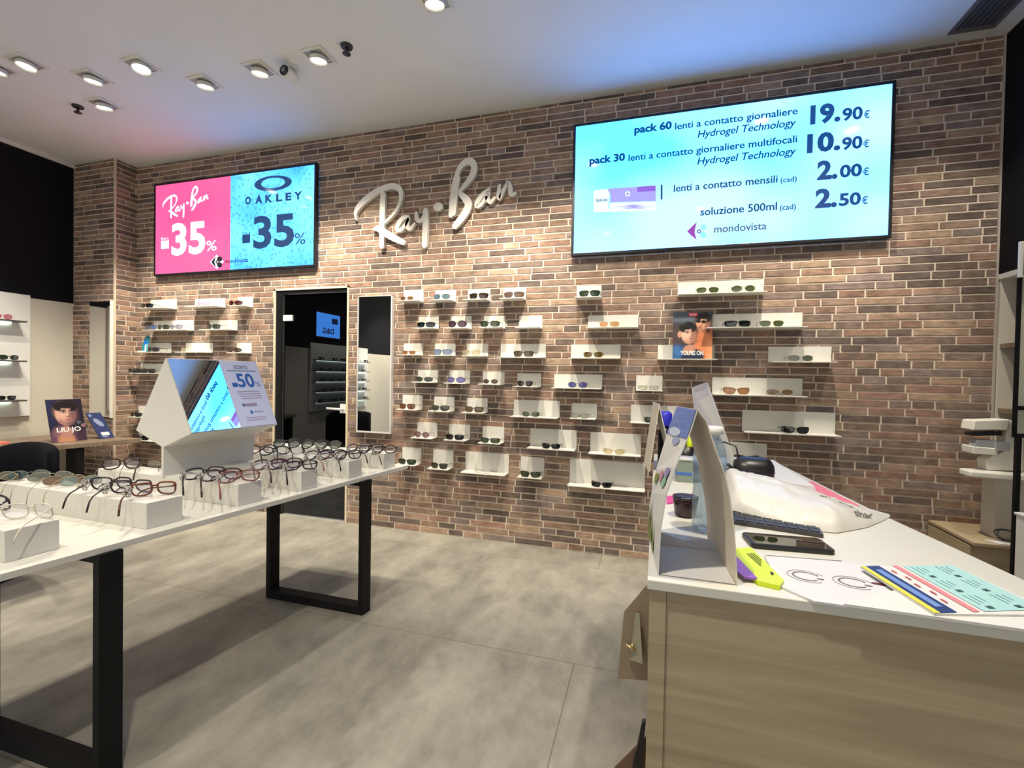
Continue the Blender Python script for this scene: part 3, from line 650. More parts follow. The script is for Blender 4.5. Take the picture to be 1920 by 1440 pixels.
# ------------------------------------------------------------------ wall shelves and their sunglasses
SD = 0.125
def wall_shelf(xl, xr, yt_, yb, label, group):
    a, b = hy(xl, (yt_+yb)/2), hy(xr, (yt_+yb)/2); xm = (xl+xr)/2
    zt, zb = hy(xm, yt_).z, hy(xm, yb).z
    t_ = thing('wall_shelf', label, 'shelf', ((a.x+b.x)/2, D, zb), group)
    mb = MB(); mb.box(a.x, b.x, D-0.010, D-0.005, zb, zt, PAINT); mb.build('back_plate', t_)
    mb = MB(); mb.box(a.x, b.x, D-SD, D-0.005, zb-0.006, zb, PAINT); mb.build('shelf_plate', t_)
    return zb
ORD = ['first', 'second', 'third', 'fourth', 'fifth', 'sixth', 'seventh']
RW = ['top row', 'second row', 'third row', 'fourth row', 'fifth row', 'sixth row', 'bottom row']
ROWS = [
 [((758, 795, 544, 567), [(760, 24, 'tiny amber metal', G('round', '#8a6a35', '#6b4a2c', .8, .015, .0012))]), ((817, 856, 544, 566), [(825, 34, 'grey-blue round', G('round', '#55606e', '#5d7480', .7, .022, .0014))]),
  ((878, 920, 543, 565), [(894, 38, 'dark brown square', G('square', '#1c1512', '#33291f', .9))]), ((944.5, 987, 540, 563), [(960, 40, 'black-browed rose-lens', G('square', '#15120f', '#6a5348', .8))])],
 [((786, 823.6, 594, 617), [(796, 40, 'black square', BLKs())]), ((846, 885, 593, 617), [(855, 40, 'dark purple oversized', G('round', '#1a1018', '#4a3440', .88, .026))]),
  ((908, 948, 592.6, 616), [(916, 40, 'black green-lens', G('soft', '#0e0e0e', '#3c4632', .9, .022))]), ((974, 1017, 592, 616), [])],
 [((758, 794, 644, 666), [(765, 24, 'small orange-brown', G('square', '#7a4a1c', '#8c5a2a', .75, .014, .0016))]), ((816.5, 855, 644.5, 667), [(828, 39, 'steel-blue framed', G('square', '#4a5a78', '#7f8ca6', .6))]),
  ((876, 916, 644.5, 668), [(882, 36, 'pale transparent beige', G('soft', '#b9a98a', '#d8cdb0', .35, .021, .0018))]), ((939.6, 1024, 645, 670.5), [(980, 39, 'brown olive-lens', G('square', '#3a2a1a', '#4f4632', .85))])],
 [((784.6, 822, 694, 716), [(794, 36, 'black small round', G('round', '#101010', '#28301f', .9, .019))]), ((844, 882.5, 695, 718), [(854, 39, 'dark frame violet-lens round', G('round', '#1b1826', '#6a63a0', .72, .023, .0014))]),
  ((906, 946.7, 697, 719.8), [(919, 30, 'thin metal brown-lens', G('round', '#6b5640', '#4a382c', .82, .018, .0011))]), ((970.6, 1015, 700, 724), [(984, 31, 'black teardrop', G('teardrop', '#141414', '#101310', .93, .020, .0012))]),
  ((1039.6, 1129.5, 702, 727), [(1083, 37, 'blue-violet round metal', G('round', '#4a4a66', '#4c4a86', .8, .021, .0012))])],
 [((756, 793.5, 740.7, 766), [(763, 33, 'tortoise brown', G('square', '#4a2412', '#6b3c24', .8))]), ((815, 853, 744, 769), [(825, 37, 'grey-green lens black', G('soft', '#1c1c1a', '#3a3f33', .88))]),
  ((876, 915, 746.4, 771.7), [(889, 37, 'brown frame tan-lens', G('square', '#3b2c1d', '#5b4b33', .82))]), ((964, 1050, 750.5, 780), [(996, 35, 'thin metal grey-green lens', G('soft', '#77766a', '#55604e', .75, .019, .0011))])],
 [((783.4, 821, 792, 818), [(792, 30, 'plum rose-lens oversized', G('round', '#3a1530', '#8a6a6e', .7, .023, .0016))]), ((843, 882, 795.6, 822), [(853, 37, 'black thick square', BLKs())]),
  ((905.6, 946, 799.5, 827.5), [(920, 39, 'black browline green-lens', G('square', '#121212', '#3f4a38', .82, .018))]), ((994.8, 1081.5, 804.5, 838), [(1035, 35, 'glossy black square', BLKs('square', .018))])],
 [((755.4, 791, 839, 867), [(764, 38, 'dark green square', G('square', '#10140e', '#2c3826', .9))]), ((813, 851, 843.4, 874.4), [(825, 34, 'olive-lens black', G('square', '#15130d', '#33341f', .9))]),
  ((873.7, 954.6, 848.8, 883), [(906, 28, 'clear colourless', G('rect', '#a9a79c', '#cfcfc4', .3, .015, .0011))]), ((977, 1021, 856.7, 890), [(997, 39, 'dark tortoise green-lens', G('square', '#231a10', '#35402a', .88))])]]
def put(cx, wpx, zb, style, label, grp, wmin=0.125):
    yp = D-SD+0.012
    q = hy(cx, 700, yp); d = (V3((q.x, yp, zb))-CAMP).dot(FWD)
    # true width from the foreshortened pixel width, kept near a real frame's
    Wd = max(wmin, min(0.165, wpx*d/CF/1.0))
    place_glasses('sunglasses', (q.x, yp, zb+0.0005), (0, 0, 0), label, 'sunglasses', grp, W=round(Wd, 3), tl=0.095, **style)
for r, row in enumerate(ROWS):
    for c, (rc, gl) in enumerate(row):
        wide = rc[1]-rc[0] > 60
        lab = '%s white wall shelf, %s from the tall mirror in the %s%s' % ('wide' if wide else 'small', ORD[c], RW[r], ', empty' if not gl else '')
        zb = wall_shelf(*rc, lab, 'shelves beside the mirror')
        for (cx, wp, nm, stl) in gl:
            put(cx, wp, zb, stl, '%s sunglasses on the %s, %s shelf from the mirror' % (nm, RW[r], ORD[c]), 'sunglasses beside the mirror')
RIGHT = [
 ((1081.7, 1128, 536, 561), 'small white shelf under the price screen with square green sunglasses', [(1102, 39, 'dark green square sunglasses alone under the price screen corner', G('square', '#1c241a', '#2f3d2e', .9))]),
 ((1102.5, 1197, 591, 616), 'wide white shelf holding pale orange-lens sunglasses', [(1140, 37, 'pale orange-lens sunglasses on a wide white shelf', G('square', '#cdbb98', '#d0a070', .5, .018, .0014))]),
 ((1071, 1164, 646, 672), 'wide white shelf holding yellow-brown sunglasses', [(1111, 37, 'yellow-brown lens sunglasses with thin frame on a wide shelf', G('soft', '#8a7a40', '#5b4a22', .8, .020, .0014))]),
 ((1193, 1242, 704, 731), 'small white shelf with pale half-rim glasses left of the tent cards', [(1216, 38, 'pale grey half-rim glasses on a small shelf', G('rect', '#8d8c7e', '#c3c8b8', .4, .015, .0013))]),
 ((1073, 1119.5, 756, 782.5), 'small white shelf with clear grey-rimmed glasses, left of the highest tent card', [(1088, 36, 'clear lens grey-rimmed glasses on a small shelf below the violet round pair', G('square', '#6c6a62', '#b9bcae', .4, .017, .0014))]),
 ((1183, 1272, 760, 791), 'wide white shelf partly hidden behind the tent cards', [(1230, 39, 'dark grey-green square sunglasses behind the thin tent card', G('square', '#1a1c19', '#2c362f', .9, .019))]),
 ((1107, 1202, 812, 848), 'wide white shelf holding gold-rimmed pale glasses', [(1154, 40, 'gold-rimmed pale lens glasses on a wide shelf', G('soft', '#a38c52', '#d6cba6', .35, .019, .0013))]),
 ((1068.6, 1209.5, 864, 909), 'widest and lowest white shelf right of the mirror group', [(1132, 38, 'glossy black sunglasses on the lowest wide shelf', BLKs('square', .018))]),
 ((1270.6, 1431, 527, 554), 'long white shelf directly below the price screen', [(1323, 40, 'green-lens squarish metal sunglasses, the first of two below the price screen', G('soft', '#8c8468', '#4d5a35', .85, .019, .0012)), (1390, 42, 'green-lens round metal sunglasses, the second of two below the price screen', G('round', '#8c8468', '#505c3a', .82, .021, .0012))]),
 ((1322, 1503.5, 588, 616), 'long white shelf beside the portrait poster', [(1381, 45, 'black thick square sunglasses beside the portrait poster', BLKs('square', .019)), (1445, 42, 'green-lens teardrop sunglasses right of the black pair by the poster', G('teardrop', '#8c7f58', '#4e5a36', .82, .019, .0012))]),
 ((1233, 1340, 647, 674), 'white shelf carrying the portrait poster', []),
 ((1439.6, 1557.7, 650, 679), 'white shelf farthest right, holding grey-lens sunglasses', [(1501, 43, 'grey gradient lens sunglasses on the farthest right shelf', G('oval', '#807c6c', '#5c6254', .75, .019, .0012))]),
 ((1335, 1503.5, 708.5, 740), 'long white shelf below the portrait poster', [(1382, 47, 'brown cat-eye sunglasses below the portrait poster', G('cat', '#5a3a1c', '#b08058', .6, .021)), (1464, 47, 'brown gradient oval sunglasses right of the cat-eye pair', G('oval', '#c0a988', '#6b5a42', .75, .020, .0016))]),
 ((1391, 1565, 771, 810), 'long white shelf lowest on the right with one black pair', [(1495, 51, 'black cat-eye sunglasses on the lowest long shelf at right', G('cat', '#0d0d0e', '#1a1a1c', .92, .021, .0026))]),
 ((1367, 1437, 830, 862), 'white shelf just above the counter papers', [(1404, 50, 'black cat-eye sunglasses just above the counter papers', G('cat', '#101010', '#1e211e', .92, .020, .0026))])]
for rc, lab, gl in RIGHT:
    zb = wall_shelf(*rc, lab, 'shelves on the right of the brick wall')
    for cx, wp, l, stl in gl: put(cx, wp, zb, stl, l, 'sunglasses on the right of the brick wall')
LEFT = [
 ((284, 333, 562, 580), 'corner shelf in the top row under the pink screen half', [(272, 22, 'black sunglasses on the top corner shelf under the pink half', BLKs())]),
 ((368, 424, 560, 577), 'middle shelf in the top row under the split screen', [(377, 20, 'pale violet sunglasses on the middle top shelf under the split screen', G('round', '#6b5a78', '#b9a9c0', .55, .018, .0014))]),
 ((448, 475.5, 557, 576), 'small shelf nearest the glass door in the top row', [(438, 20, 'dark red round sunglasses on the top shelf nearest the glass door', G('round', '#2a0e0c', '#4a1a14', .9, .021))]),
 ((290, 365.5, 601, 620), 'long shelf in the second row under the pink screen half', [(279, 20, 'brown and blue sunglasses, first of three on the long left shelf', G('square', '#5a4636', '#46628c', .75)), (303, 20, 'dark green sunglasses, middle of three on the long left shelf', G('square', '#16180f', '#2c3020', .9)), (327, 20, 'grey-lens sunglasses, last of three on the long left shelf', G('soft', '#56565c', '#8c8c9c', .65))]),
 ((394.6, 447, 600.5, 619.5), 'shelf in the second row nearest the glass door', [(397, 22, 'black sunglasses with green lens nearest the glass door, second row', G('square', '#0f0f10', '#30362c', .9, .022))]),
 ((276.5, 323, 643, 661), 'corner shelf in the third row with the blue card', [(284, 20, 'dark sunglasses right beside the small blue card', BLKs())]),
 ((350, 401, 643, 661), 'middle shelf in the third row left of the glass door', [(348, 20, 'clear pale glasses on the middle third-row shelf', G('soft', '#c4b08c', '#d9cfb6', .3, .019, .0013))]),
 ((445.6, 473, 643, 662), 'small shelf nearest the glass door in the third row', [(437, 20, 'dark brown round sunglasses on the third-row shelf nearest the door', G('round', '#20140c', '#3a2a1c', .9, .019))]),
 ((266, 320, 682, 700), 'shelf half hidden by the left slope of the mirror display', [(248, 18, 'black sunglasses, first of three left of the mirror display', BLKs()), (262, 18, 'black sunglasses, middle of three left of the mirror display', BLKs()), (277, 18, 'black sunglasses, third of three left of the mirror display', BLKs())]),
 ((262, 315, 762, 781), 'shelf behind the mirror display, second from the bottom', [(252, 16, 'dark sunglasses peeping out left of the mirror display', BLKs())]),
 ((262, 310, 803, 823), 'lowest corner shelf behind the mirror display', [(265, 18, 'dark sunglasses on the lowest corner shelf', BLKs())])]
for rc, lab, gl in LEFT:
    zb = wall_shelf(*rc, 'white '+lab, 'shelves in the brick corner')
    for cx, wp, l, stl in gl:
        put(cx, 34, zb, stl, l, 'sunglasses in the brick corner', 0.13)
    if 'blue card' in lab:
        bc = hy(267, 655, D-0.11); t_ = thing('display_card', 'small blue and turquoise cut-out card on the corner shelf', 'display card', (bc.x, D-0.1, zb))
        TQ = mat('turquoise_card', '#0e7f94', 0.5)
        f = Frame((bc.x-0.045, D-0.09, zb), (0.10, 0, 0), (0, 0.02, 0.17), (0, -1, 0.1))
        mb = MB(); mb.prism([f.p(u, v) for u, v in ((.1, 0), (.85, 0), (.8, .35), (1.0, .75), (.95, .95), (.5, 1.0), (.25, .85), (.05, .45))], (0, 0.004, 0), TQ); mb.build('card', t_)
        mb = MB(); f.poly(mb, [(.45, 0), (.6, 0), (.62, .5), (.5, .62), (.4, .5)], mat('card_white', (.75, .8, .85, 1)), 2); f.ell(mb, .5, .58, .2, .12, mat('card_blue', '#1f5fd0'), 3); f.poly(mb, [(.7, .05), (.78, .05), (.8, .5), (.72, .5)], mat('card_pale', '#8fd0dc'), 2); mb.build('print', t_)
        mb = MB(); mb.box(bc.x-0.06, bc.x+0.0, D-0.115, D-0.07, zb, zb+0.012, PAINT); mb.build('foot', t_)

# ------------------------------------------------------------------ printed portraits
def photo_mat():
    m = bpy.data.materials.new('printed_photo'); m.use_nodes = True; nt = m.node_tree; b = nt.nodes['Principled BSDF']
    a = nt.nodes.new('ShaderNodeAttribute'); a.attribute_name = 'col'; nt.links.new(a.outputs['Color'], b.inputs['Base Color']); b.inputs['Roughness'].default_value = 0.4
    return m
PHOTO = photo_mat()
class Canvas:
    """a small printed photograph: soft-edged dabs of ink on a fine grid"""
    def __init__(s, nu, nv, ar, bg):
        s.nu, s.nv, s.ar = nu, nv, ar
        s.X, s.Y = np.meshgrid((np.arange(nu)+.5)/nu, (np.arange(nv)+.5)/nv*ar); s.im = np.zeros((nv, nu, 3)); s.im[:] = C(bg)[:3]
    def mix(s, a, col, op=1.0): a = np.clip(a, 0, 1)[..., None]*op; s.im = s.im*(1-a)+np.array(C(col)[:3])*a
    def ell(s, cx, cy, rx, ry, col, soft=.25, rot=0.0, op=1.0):
        x, y = s.X-cx, s.Y-cy; c, t = math.cos(rot), math.sin(rot); u, v = (x*c+y*t)/rx, (-x*t+y*c)/ry
        d = np.sqrt(u*u+v*v); s.mix((1+soft/2-d)/soft, col, op)
    def half(s, cx, cy, nx, ny, col, soft=.05, op=1.0): s.mix(((s.X-cx)*nx+(s.Y-cy)*ny)/soft+.5, col, op)
    def poly(s, pts, col, soft=.03, op=1.0):   # convex, counter-clockwise
        a = np.ones_like(s.X)
        for (x0, y0), (x1, y1) in zip(pts, pts[1:]+pts[:1]):
            L = math.hypot(x1-x0, y1-y0); a = np.minimum(a, ((-(y1-y0)*(s.X-x0)+(x1-x0)*(s.Y-y0))/L)/soft+.5)
        s.mix(a, col, op)
    def face(s, cx, cy, r, rot=0.0, skin='#d6a286', shade='#8a5a46', light='#ecc4aa', turn=.15, sun=False, hair='#14100e'):
        c, t = math.cos(rot), math.sin(rot)
        def E(x, y, a, b, col, soft=.3, op=1.0, rr=0.0): s.ell(cx+(x*c-y*t)*r, cy+(x*t+y*c)*r, a*r, b*r, col, soft, rot+rr, op)
        E(0, .50, 1.18, 1.12, hair, .15); E(-.75, .1, .42, .8, hair, .3)
        E(0, -.05, .92, 1.28, skin, .10); E(.1, -.62, .62, .66, skin, .15)
        E(-.35, .25, .55, .8, light, 1.2, .55)
        E(.72, -.1, .38, 1.1, shade, 1.0, .8); E(.45, -1.12, .6, .28, shade, .9, .7); E(-.5, -.95, .3, .3, shade, 1.0, .4)
        E(0, .98, .95, .42, hair, .35); E(-.72, .72, .3, .5, hair, .4, 1, .5); E(.74, .66, .26, .5, hair, .4, 1, -.4)
        for x in (-.36+turn, .38+turn):
            E(x, .20, .28, .17, shade, 1.0, .75); E(x, .38, .29, .06, '#24160f', .6, .9, .08 if x < 0 else -.08)
            if sun: E(x, .2, .34, .22, '#0b0b0c', .15)
            else: E(x, .17, .16, .055, '#e4d6cb', .5, .8); E(x+.02, .18, .075, .07, '#150d0a', .5); E(x, .225, .19, .03, '#150d0a', .7, .9)
        if sun: E(turn, .28, .5, .06, '#0b0b0c', .2)
        E(.14+turn, -.1, .1, .34, shade, 1.0, .55, .05); E(.0+turn, -.06, .06, .3, light, 1.0, .8); E(.04+turn, -.33, .2, .07, shade, .9, .8)
        E(.02+turn, -.64, .28, .085, '#9c5049', .5, .9); E(.02+turn, -.625, .27, .018, '#5a2823', .8, .9); E(.02+turn, -.80, .2, .05, shade, 1.0, .6)
    def put(s, mb, f, l=1):
        vs = [f.p(i/s.nu, j/s.nv, l) for j in range(s.nv+1) for i in range(s.nu+1)]; w_ = s.nu+1; o = len(mb.v)
        mb.v += [tuple(p) for p in vs]
        for j in range(s.nv):
            for i in range(s.nu):
                mb.f.append((o+j*w_+i, o+j*w_+i+1, o+(j+1)*w_+i+1, o+(j+1)*w_+i)); mb.m.append(PHOTO); mb.sm.append(False); mb.c.append(tuple(s.im[j, i]))
WHP = mat('print_white', (.80, .80, .78, 1), 0.5)
def board(name, label, TLp, TRp, BRp, BLp, back=BLACKP, th=0.006, cat='poster'):
    BL, BR, TL_, TR_ = V3(BLp), V3(BRp), V3(TLp), V3(TRp)
    U = BR-BL; Vv = ((TL_-BL)+(TR_-BR))/2; N = U.cross(Vv).normalized()
    t_ = thing(name, label, cat, (BL+BR)/2)
    mb = MB(); mb.prism([BL, BR, BR+Vv, BL+Vv], -N*th, back); mb.build('board', t_)
    return t_, Frame(BL, U, Vv, N)
yp = D-0.09; zS = hy(1286, 674).z
a, b = hy(1262, 625, yp).x, hy(1336.5, 625, yp).x
t_, f = board('portrait_poster', 'small poster of two embracing models standing on a white wall shelf', (a, yp+0.03, 1.834), (b, yp+0.03, 1.834), (b, yp, zS+0.001), (a, yp, zS+0.001))
mb = MB()
ar = f.V.length/f.U.length
cv = Canvas(60, 72, ar, '#2f3742')
cv.half(.5, .80*ar, .1, 1, '#3c4450', .15); cv.ell(.25, .83*ar, .6, .06, '#66727c', 1.2, .05, .7); cv.ell(.8, .74*ar, .5, .05, '#525c66', 1.2, 0, .7)
cv.ell(.05, .45*ar, .25, .35, '#4a3a38', 1.0); cv.ell(.92, .22, .40, .62, '#d98556', .12); cv.ell(.80, .60, .20, .26, '#c97448', .4, .5, .8); cv.ell(.98, .2, .12, .4, '#f0a678', 1.0, 0, .6)
cv.face(.76, .77*ar-.02, .185, -.12, '#c98f72', '#6e4431', '#e2ae90', -.30, True)
cv.ell(.25, .02, .36, .34, '#24466e', .15); cv.ell(.5, .06, .30, .22, '#14233c', .3); cv.ell(.12, .22, .12, .16, '#3f74b0', 1.0, .3, .8); cv.ell(.42, .26, .16, .12, '#c08a70', .3, .4)
cv.face(.40, .53*ar, .205, .10, '#d9a78c', '#8c5c4a', '#efc9b2', .22)
cv.ell(.17, .52*ar, .05, .09, '#c99278', .3)
cv.put(mb, f)
f.rect(mb, .4, .9, .62, .985, mat('poster_red_mark', '#b7394a', 0.45), 2); f.text(mb, 'Ray-Ban', .43, .925, .59, .04, WHP, 3)
f.text(mb, "YOU'RE ON", .2, .08, .78, .085, WHP, 3, .035)
mb.build('print', t_)

# ------------------------------------------------------------------ tall mirror, pillar mirror
p0, p1 = hy(671, 556, D-0.04), hy(730, 811, D-0.04)
t_ = thing('wall_mirror', 'tall narrow mirror on the brick wall right of the glass door', 'mirror', ((p0.x+p1.x)/2, D, p1.z))
mb = MB(); e = 0.012
for q in ((p0.x, p1.x+e, p1.z-e, p1.z), (p0.x, p1.x+e, p0.z-0.004, p0.z), (p0.x, p0.x+0.006, p1.z, p0.z), (p1.x, p1.x+e, p1.z, p0.z)): mb.box(q[0], q[1], D-0.042, D-0.004, q[2], q[3], mat('mirror_frame', (0.62, 0.60, 0.60, 1), 0.35))
mb.build('frame', t_)
mb = MB(); mb.box(p0.x+0.006, p1.x, D-0.036, D-0.006, p1.z, p0.z-0.004, MIRROR); mb.build('mirror_glass', t_)
p0, p1 = hy(168, 566, PY-0.03), hy(206, 782, PY-0.03)
t_ = thing('pillar_mirror', 'narrow mirror with white edge on the front of the brick pillar', 'mirror', ((p0.x+p1.x)/2, PY, p1.z))
mb = MB(); mb.box(p0.x, p1.x, PY-0.03, PY-0.006, p1.z, p0.z, MIRROR); mb.build('mirror_glass', t_)
xe = hy(213, 600, PY-0.03).x
mb = MB(); mb.box(p1.x, min(xe, B0-0.01), PY-0.034, PY-0.006, p1.z-0.01, p0.z+0.01, PAINT); mb.build('side_strip', t_)

# ------------------------------------------------------------------ left wall: lit display panels, small screen, desk, chair
PANM = mat('display_panel_white', (0.70, 0.71, 0.67, 1), 0.5)
LED = mat('led_strip', (1, 1, 1, 1), 0.4, emit=(0.86, 1.0, 0.88, 1), es=5)
SHG = mat('dark_shelf', (0.07, 0.065, 0.06, 1), 0.4)
def display_panel(label, y0, y1, z0, z1, rows, sy0, sy1):
    t_ = thing('wall_display', label, 'display panel', (XL, (y0+y1)/2, z0), 'lit display panels on the left wall')
    mb = MB(); mb.box(XL+0.004, XL+0.04, y0, y1, z0, z1, PANM); mb.build('back_panel', t_, 0.002)
    for z in rows:
        mb = MB(); mb.box(XL+0.04, XL+0.17, sy0, sy1, z-0.014, z, SHG); sh = mb.build('shelf', t_)
        mb = MB(); mb.box(XL+0.045, XL+0.06, sy0+0.01, sy1-0.06, z-0.022, z-0.014, LED); mb.build('led_strip', sh)
    return t_
rowz = [hx(20, y, XL+0.1).z for y in (600.5, 675.5, 750)]
sy1 = hx(42, 675, XL+0.1).y
display_panel('white lit display panel with dark shelves at the left picture edge', 1.7, hx(57, 660, XL+0.04).y, 0.885, 2.06, rowz, 1.8, sy1)
for z, px, nm, stl in [(rowz[0], 5, 'pink round sunglasses on the upper dark shelf at the left edge', G('round', '#a03848', '#b86a74', .75, .022)),
                   (rowz[1], 17, 'black round green-lens sunglasses on the middle dark shelf at the left edge', G('oval', '#12140f', '#26301f', .92, .021, .0026)),
                   (rowz[2], 12, 'black square sunglasses on the lower dark shelf at the left edge', BLKs('square', .019))]:
    q = hx(px, 700, XL+0.15)
    place_glasses('sunglasses', (XL+0.15, q.y, z+0.0005), (0, 0, PI/2), nm, 'sunglasses', 'sunglasses on the lit left panel', W=0.15, tl=0.10, **stl)
display_panel('long lit display panel seen only in the door and mirror reflections', -1.58, 0.28, 0.66, 1.9, (1.6, 1.4, 1.21, 1.02, 0.83), -1.5, 0.2)
for i, z in enumerate((1.6, 1.4, 1.21, 1.02, 0.83)):
    for j in range(6):
        stl = [BLKs(), BLKs('round', .021), G('square', '#2a1a10', '#3a2a1c', .9)][(i+j) % 3]
        place_glasses('sunglasses', (XL+0.15, -1.38+j*0.28+0.03*((i*7+j*3) % 4), z+0.0005), (0, 0, PI/2), 'dark sunglasses on the shelves reflected in the glass door', 'sunglasses', 'sunglasses on the reflected panel', W=0.15, tl=0.10, **stl)
t_ = thing('advert_screen', 'blue lit screen on the left wall, mirrored in the glass door', 'screen', (XL, -0.17, 2.25))
mb = MB(); mb.box(XL+0.005, XL+0.05, -0.53, 0.17, 2.01, 2.49, BLACKP); mb.build('bezel', t_)
mb = MB(); mb.box(XL+0.05, XL+0.052, -0.51, 0.15, 2.03, 2.47, emis('advert_blue', (0.10, 0.50, 1.5, 1), 3.6)); mb.build('display', t_)
f = Frame((XL+0.052, -0.51, 2.03), (0, 0.66, 0), (0, 0, 0.44), (1, 0, 0)); mb = MB(); db = emis('advert_navy', (0.01, 0.03, 0.2, 1), 1.0)
f.text(mb, 'D&G', .27, .16, .75, .22, db, 1, .03); f.rect(mb, .1, .6, .36, .84, db, 1)
mb.build('lettering', t_)
# desk
DZ_ = 0.68
e0, e1 = hz(0, 844, DZ_), hz(262, 822, DZ_)
dx = (e1.x-e0.x)/(e1.y-e0.y)
def dedge(y): return e0.x+(y-e0.y)*dx
t_ = thing('side_desk', 'grey-brown wooden desk against the left wall carrying the posters', 'desk', (-5.4, 2.6, 0))
mb = MB(); mb.slab([(XL+0.045, 1.0), (dedge(1.0), 1.0), (dedge(3.29), 3.29), (XL+0.045, 3.29)], DZ_-0.04, DZ_, WOODG); mb.build('desktop', t_, 0.003)
a, b = hz(167, 838, DZ_-0.04), hz(190, 836, DZ_-0.04)
mb = MB(); mb.box(dedge(2.9)-0.17, dedge(2.9)-0.03, 2.84, 2.90, 0, DZ_-0.041, BLACK); mb.build('leg_panel', t_)
mb = MB(); mb.box(dedge(1.15)-0.17, dedge(1.15)-0.03, 1.1, 1.16, 0, DZ_-0.041, BLACK); mb.build('leg_panel', t_)
bl, br = hz(97.5, 831, DZ_+0.002), hz(164, 824.5, DZ_+0.002)
def lean(px, py, base, k): d = ray(px, py); t = (V3((base.x, base.y, 0)).length+k)/math.hypot(d.x, d.y); return CAMP+d*t
tl_, tr_ = lean(83, 748.7, bl, 0.08), lean(152.5, 748.7, br, 0.08)
t_, f = board('portrait_poster', 'dark poster with a close-up face leaning on the desk by the brick pillar', tl_, tr_, br, bl)
mb = MB(); ar = f.V.length/f.U.length
cv = Canvas(60, 70, ar, '#17152a')
cv.ell(.1, .75*ar, .3, .5, '#232448', 1.2, 0, .8); cv.ell(.45, .05, .62, .42, '#5c3f52', .25); cv.ell(.3, .36, .22, .2, '#7d5866', .8); cv.ell(.42, .05, .24, .26, '#b5805f', .5); cv.ell(.45, .35, .16, .22, '#a87a70', .4); cv.ell(.95, .2, .25, .4, '#3a2838', .5)
cv.face(.50, .66*ar, .325, -.05, '#b98b80', '#5c3a40', '#dcb3a2', .16, False, '#140f14')
cv.ell(.86, .40*ar, .14, .16, '#15161f', .3); cv.ell(.83, .44*ar, .06, .06, '#5a5c6a', .6); cv.ell(.80, .33*ar, .2, .05, '#12131b', .4, -.3)
cv.ell(.97, .36*ar, .09, .07, '#8a6470', .5)
cv.put(mb, f); f.text(mb, 'LIU\u00b7JO', .18, .235, .86, .1, WHP, 3, .02)
mb.build('print', t_)
bl, br = hz(188, 823, DZ_+0.002), hz(215, 820, DZ_+0.002); tl_, tr_ = lean(160, 774, bl, 0.06), lean(188, 774, br, 0.06)
t_, f = board('leaning_card', 'narrow dark blue card leaning beside the face poster', tl_, tr_, br, bl, cat='card')
mb = MB(); f.rect(mb, 0, 0, 1, 1, mat('card_slate_blue', '#2d3a66', 0.4)); pw = mat('card_marks', '#8a93b5', 0.4)
f.ell(mb, .5, .62, .2, .18, pw, 2, .5); f.rect(mb, .25, .12, .8, .24, WHP, 2); f.ell(mb, .2, .9, .1, .05, pw, 2); f.rect(mb, .25, .05, .65, .09, pw, 2)
mb.build('print', t_)
q = hz(4, 832, DZ_); mb = MB(); mb.box(q.x-0.1, q.x+0.06, q.y-0.25, q.y+0.02, DZ_, DZ_+0.02, mat('red_cover', '#e07a6a', 0.5)); tag(mb.build('booklet', None, 0.002), 'red-covered booklet on the desk at the left picture edge', 'booklet')
mb = MB(); mb.lathe([(0.03, 0), (0.055, 0.02), (0.062, 0.06), (0.045, 0.10), (0.02, 0.115)], (q.x-0.04, q.y-0.06, DZ_+0.0202), PAPER, 20); tag(mb.build('white_jar'), 'rounded white jar on the red booklet', 'jar')
# chair
cx0, cx1 = hy(-12, 850, 2.0).x, hy(146, 850, 2.0).x; ccx = (cx0+cx1)/2; ccx = -3.80
t_ = thing('office_chair', 'black upholstered chair behind the display table at left', 'chair', (ccx, 1.8, 0))
mb = MB(); n = 14; vs = []; fs = []
for i in range(n+1):
    u = i/n*2-1; x = ccx+u*0.37; yb_ = 2.0-0.10*u*u; zt = 0.872-0.10*max(0, -u)**2.2-0.02*max(0, u)**8
    for (dy, z) in ((0, 0.45), (0.0, zt-0.02), (-0.015, zt), (-0.045, zt), (-0.06, zt-0.02), (-0.06, 0.45)): vs.append((x, yb_+dy, z))
for i in range(n):
    for k in range(6): fs.append((i*6+k, (i+1)*6+k, (i+1)*6+(k+1) % 6, i*6+(k+1) % 6))
fs += [tuple(range(6)), tuple(range(n*6+5, n*6-1, -1))]
mb.add(vs, fs, BLACKF, True); mb.build('backrest', t_, 0.0)
mb = MB(); mb.slab([(ccx-0.26, 1.5), (ccx+0.26, 1.5), (ccx+0.3, 1.93), (ccx-0.3, 1.93)], 0.40, 0.48, BLACKF); mb.build('seat', t_, 0.02, 3)
mb = MB(); mb.lathe([(0.03, 0.02), (0.03, 0.40)], (ccx-0.2, 1.8, 0), BLACK, 16); mb.build('column', t_)
mb = MB(); mb.lathe([(0.22, 0.0), (0.22, 0.012), (0.05, 0.03)], (ccx-0.27, 1.82, 0), BLACK, 32); mb.build('base', t_)

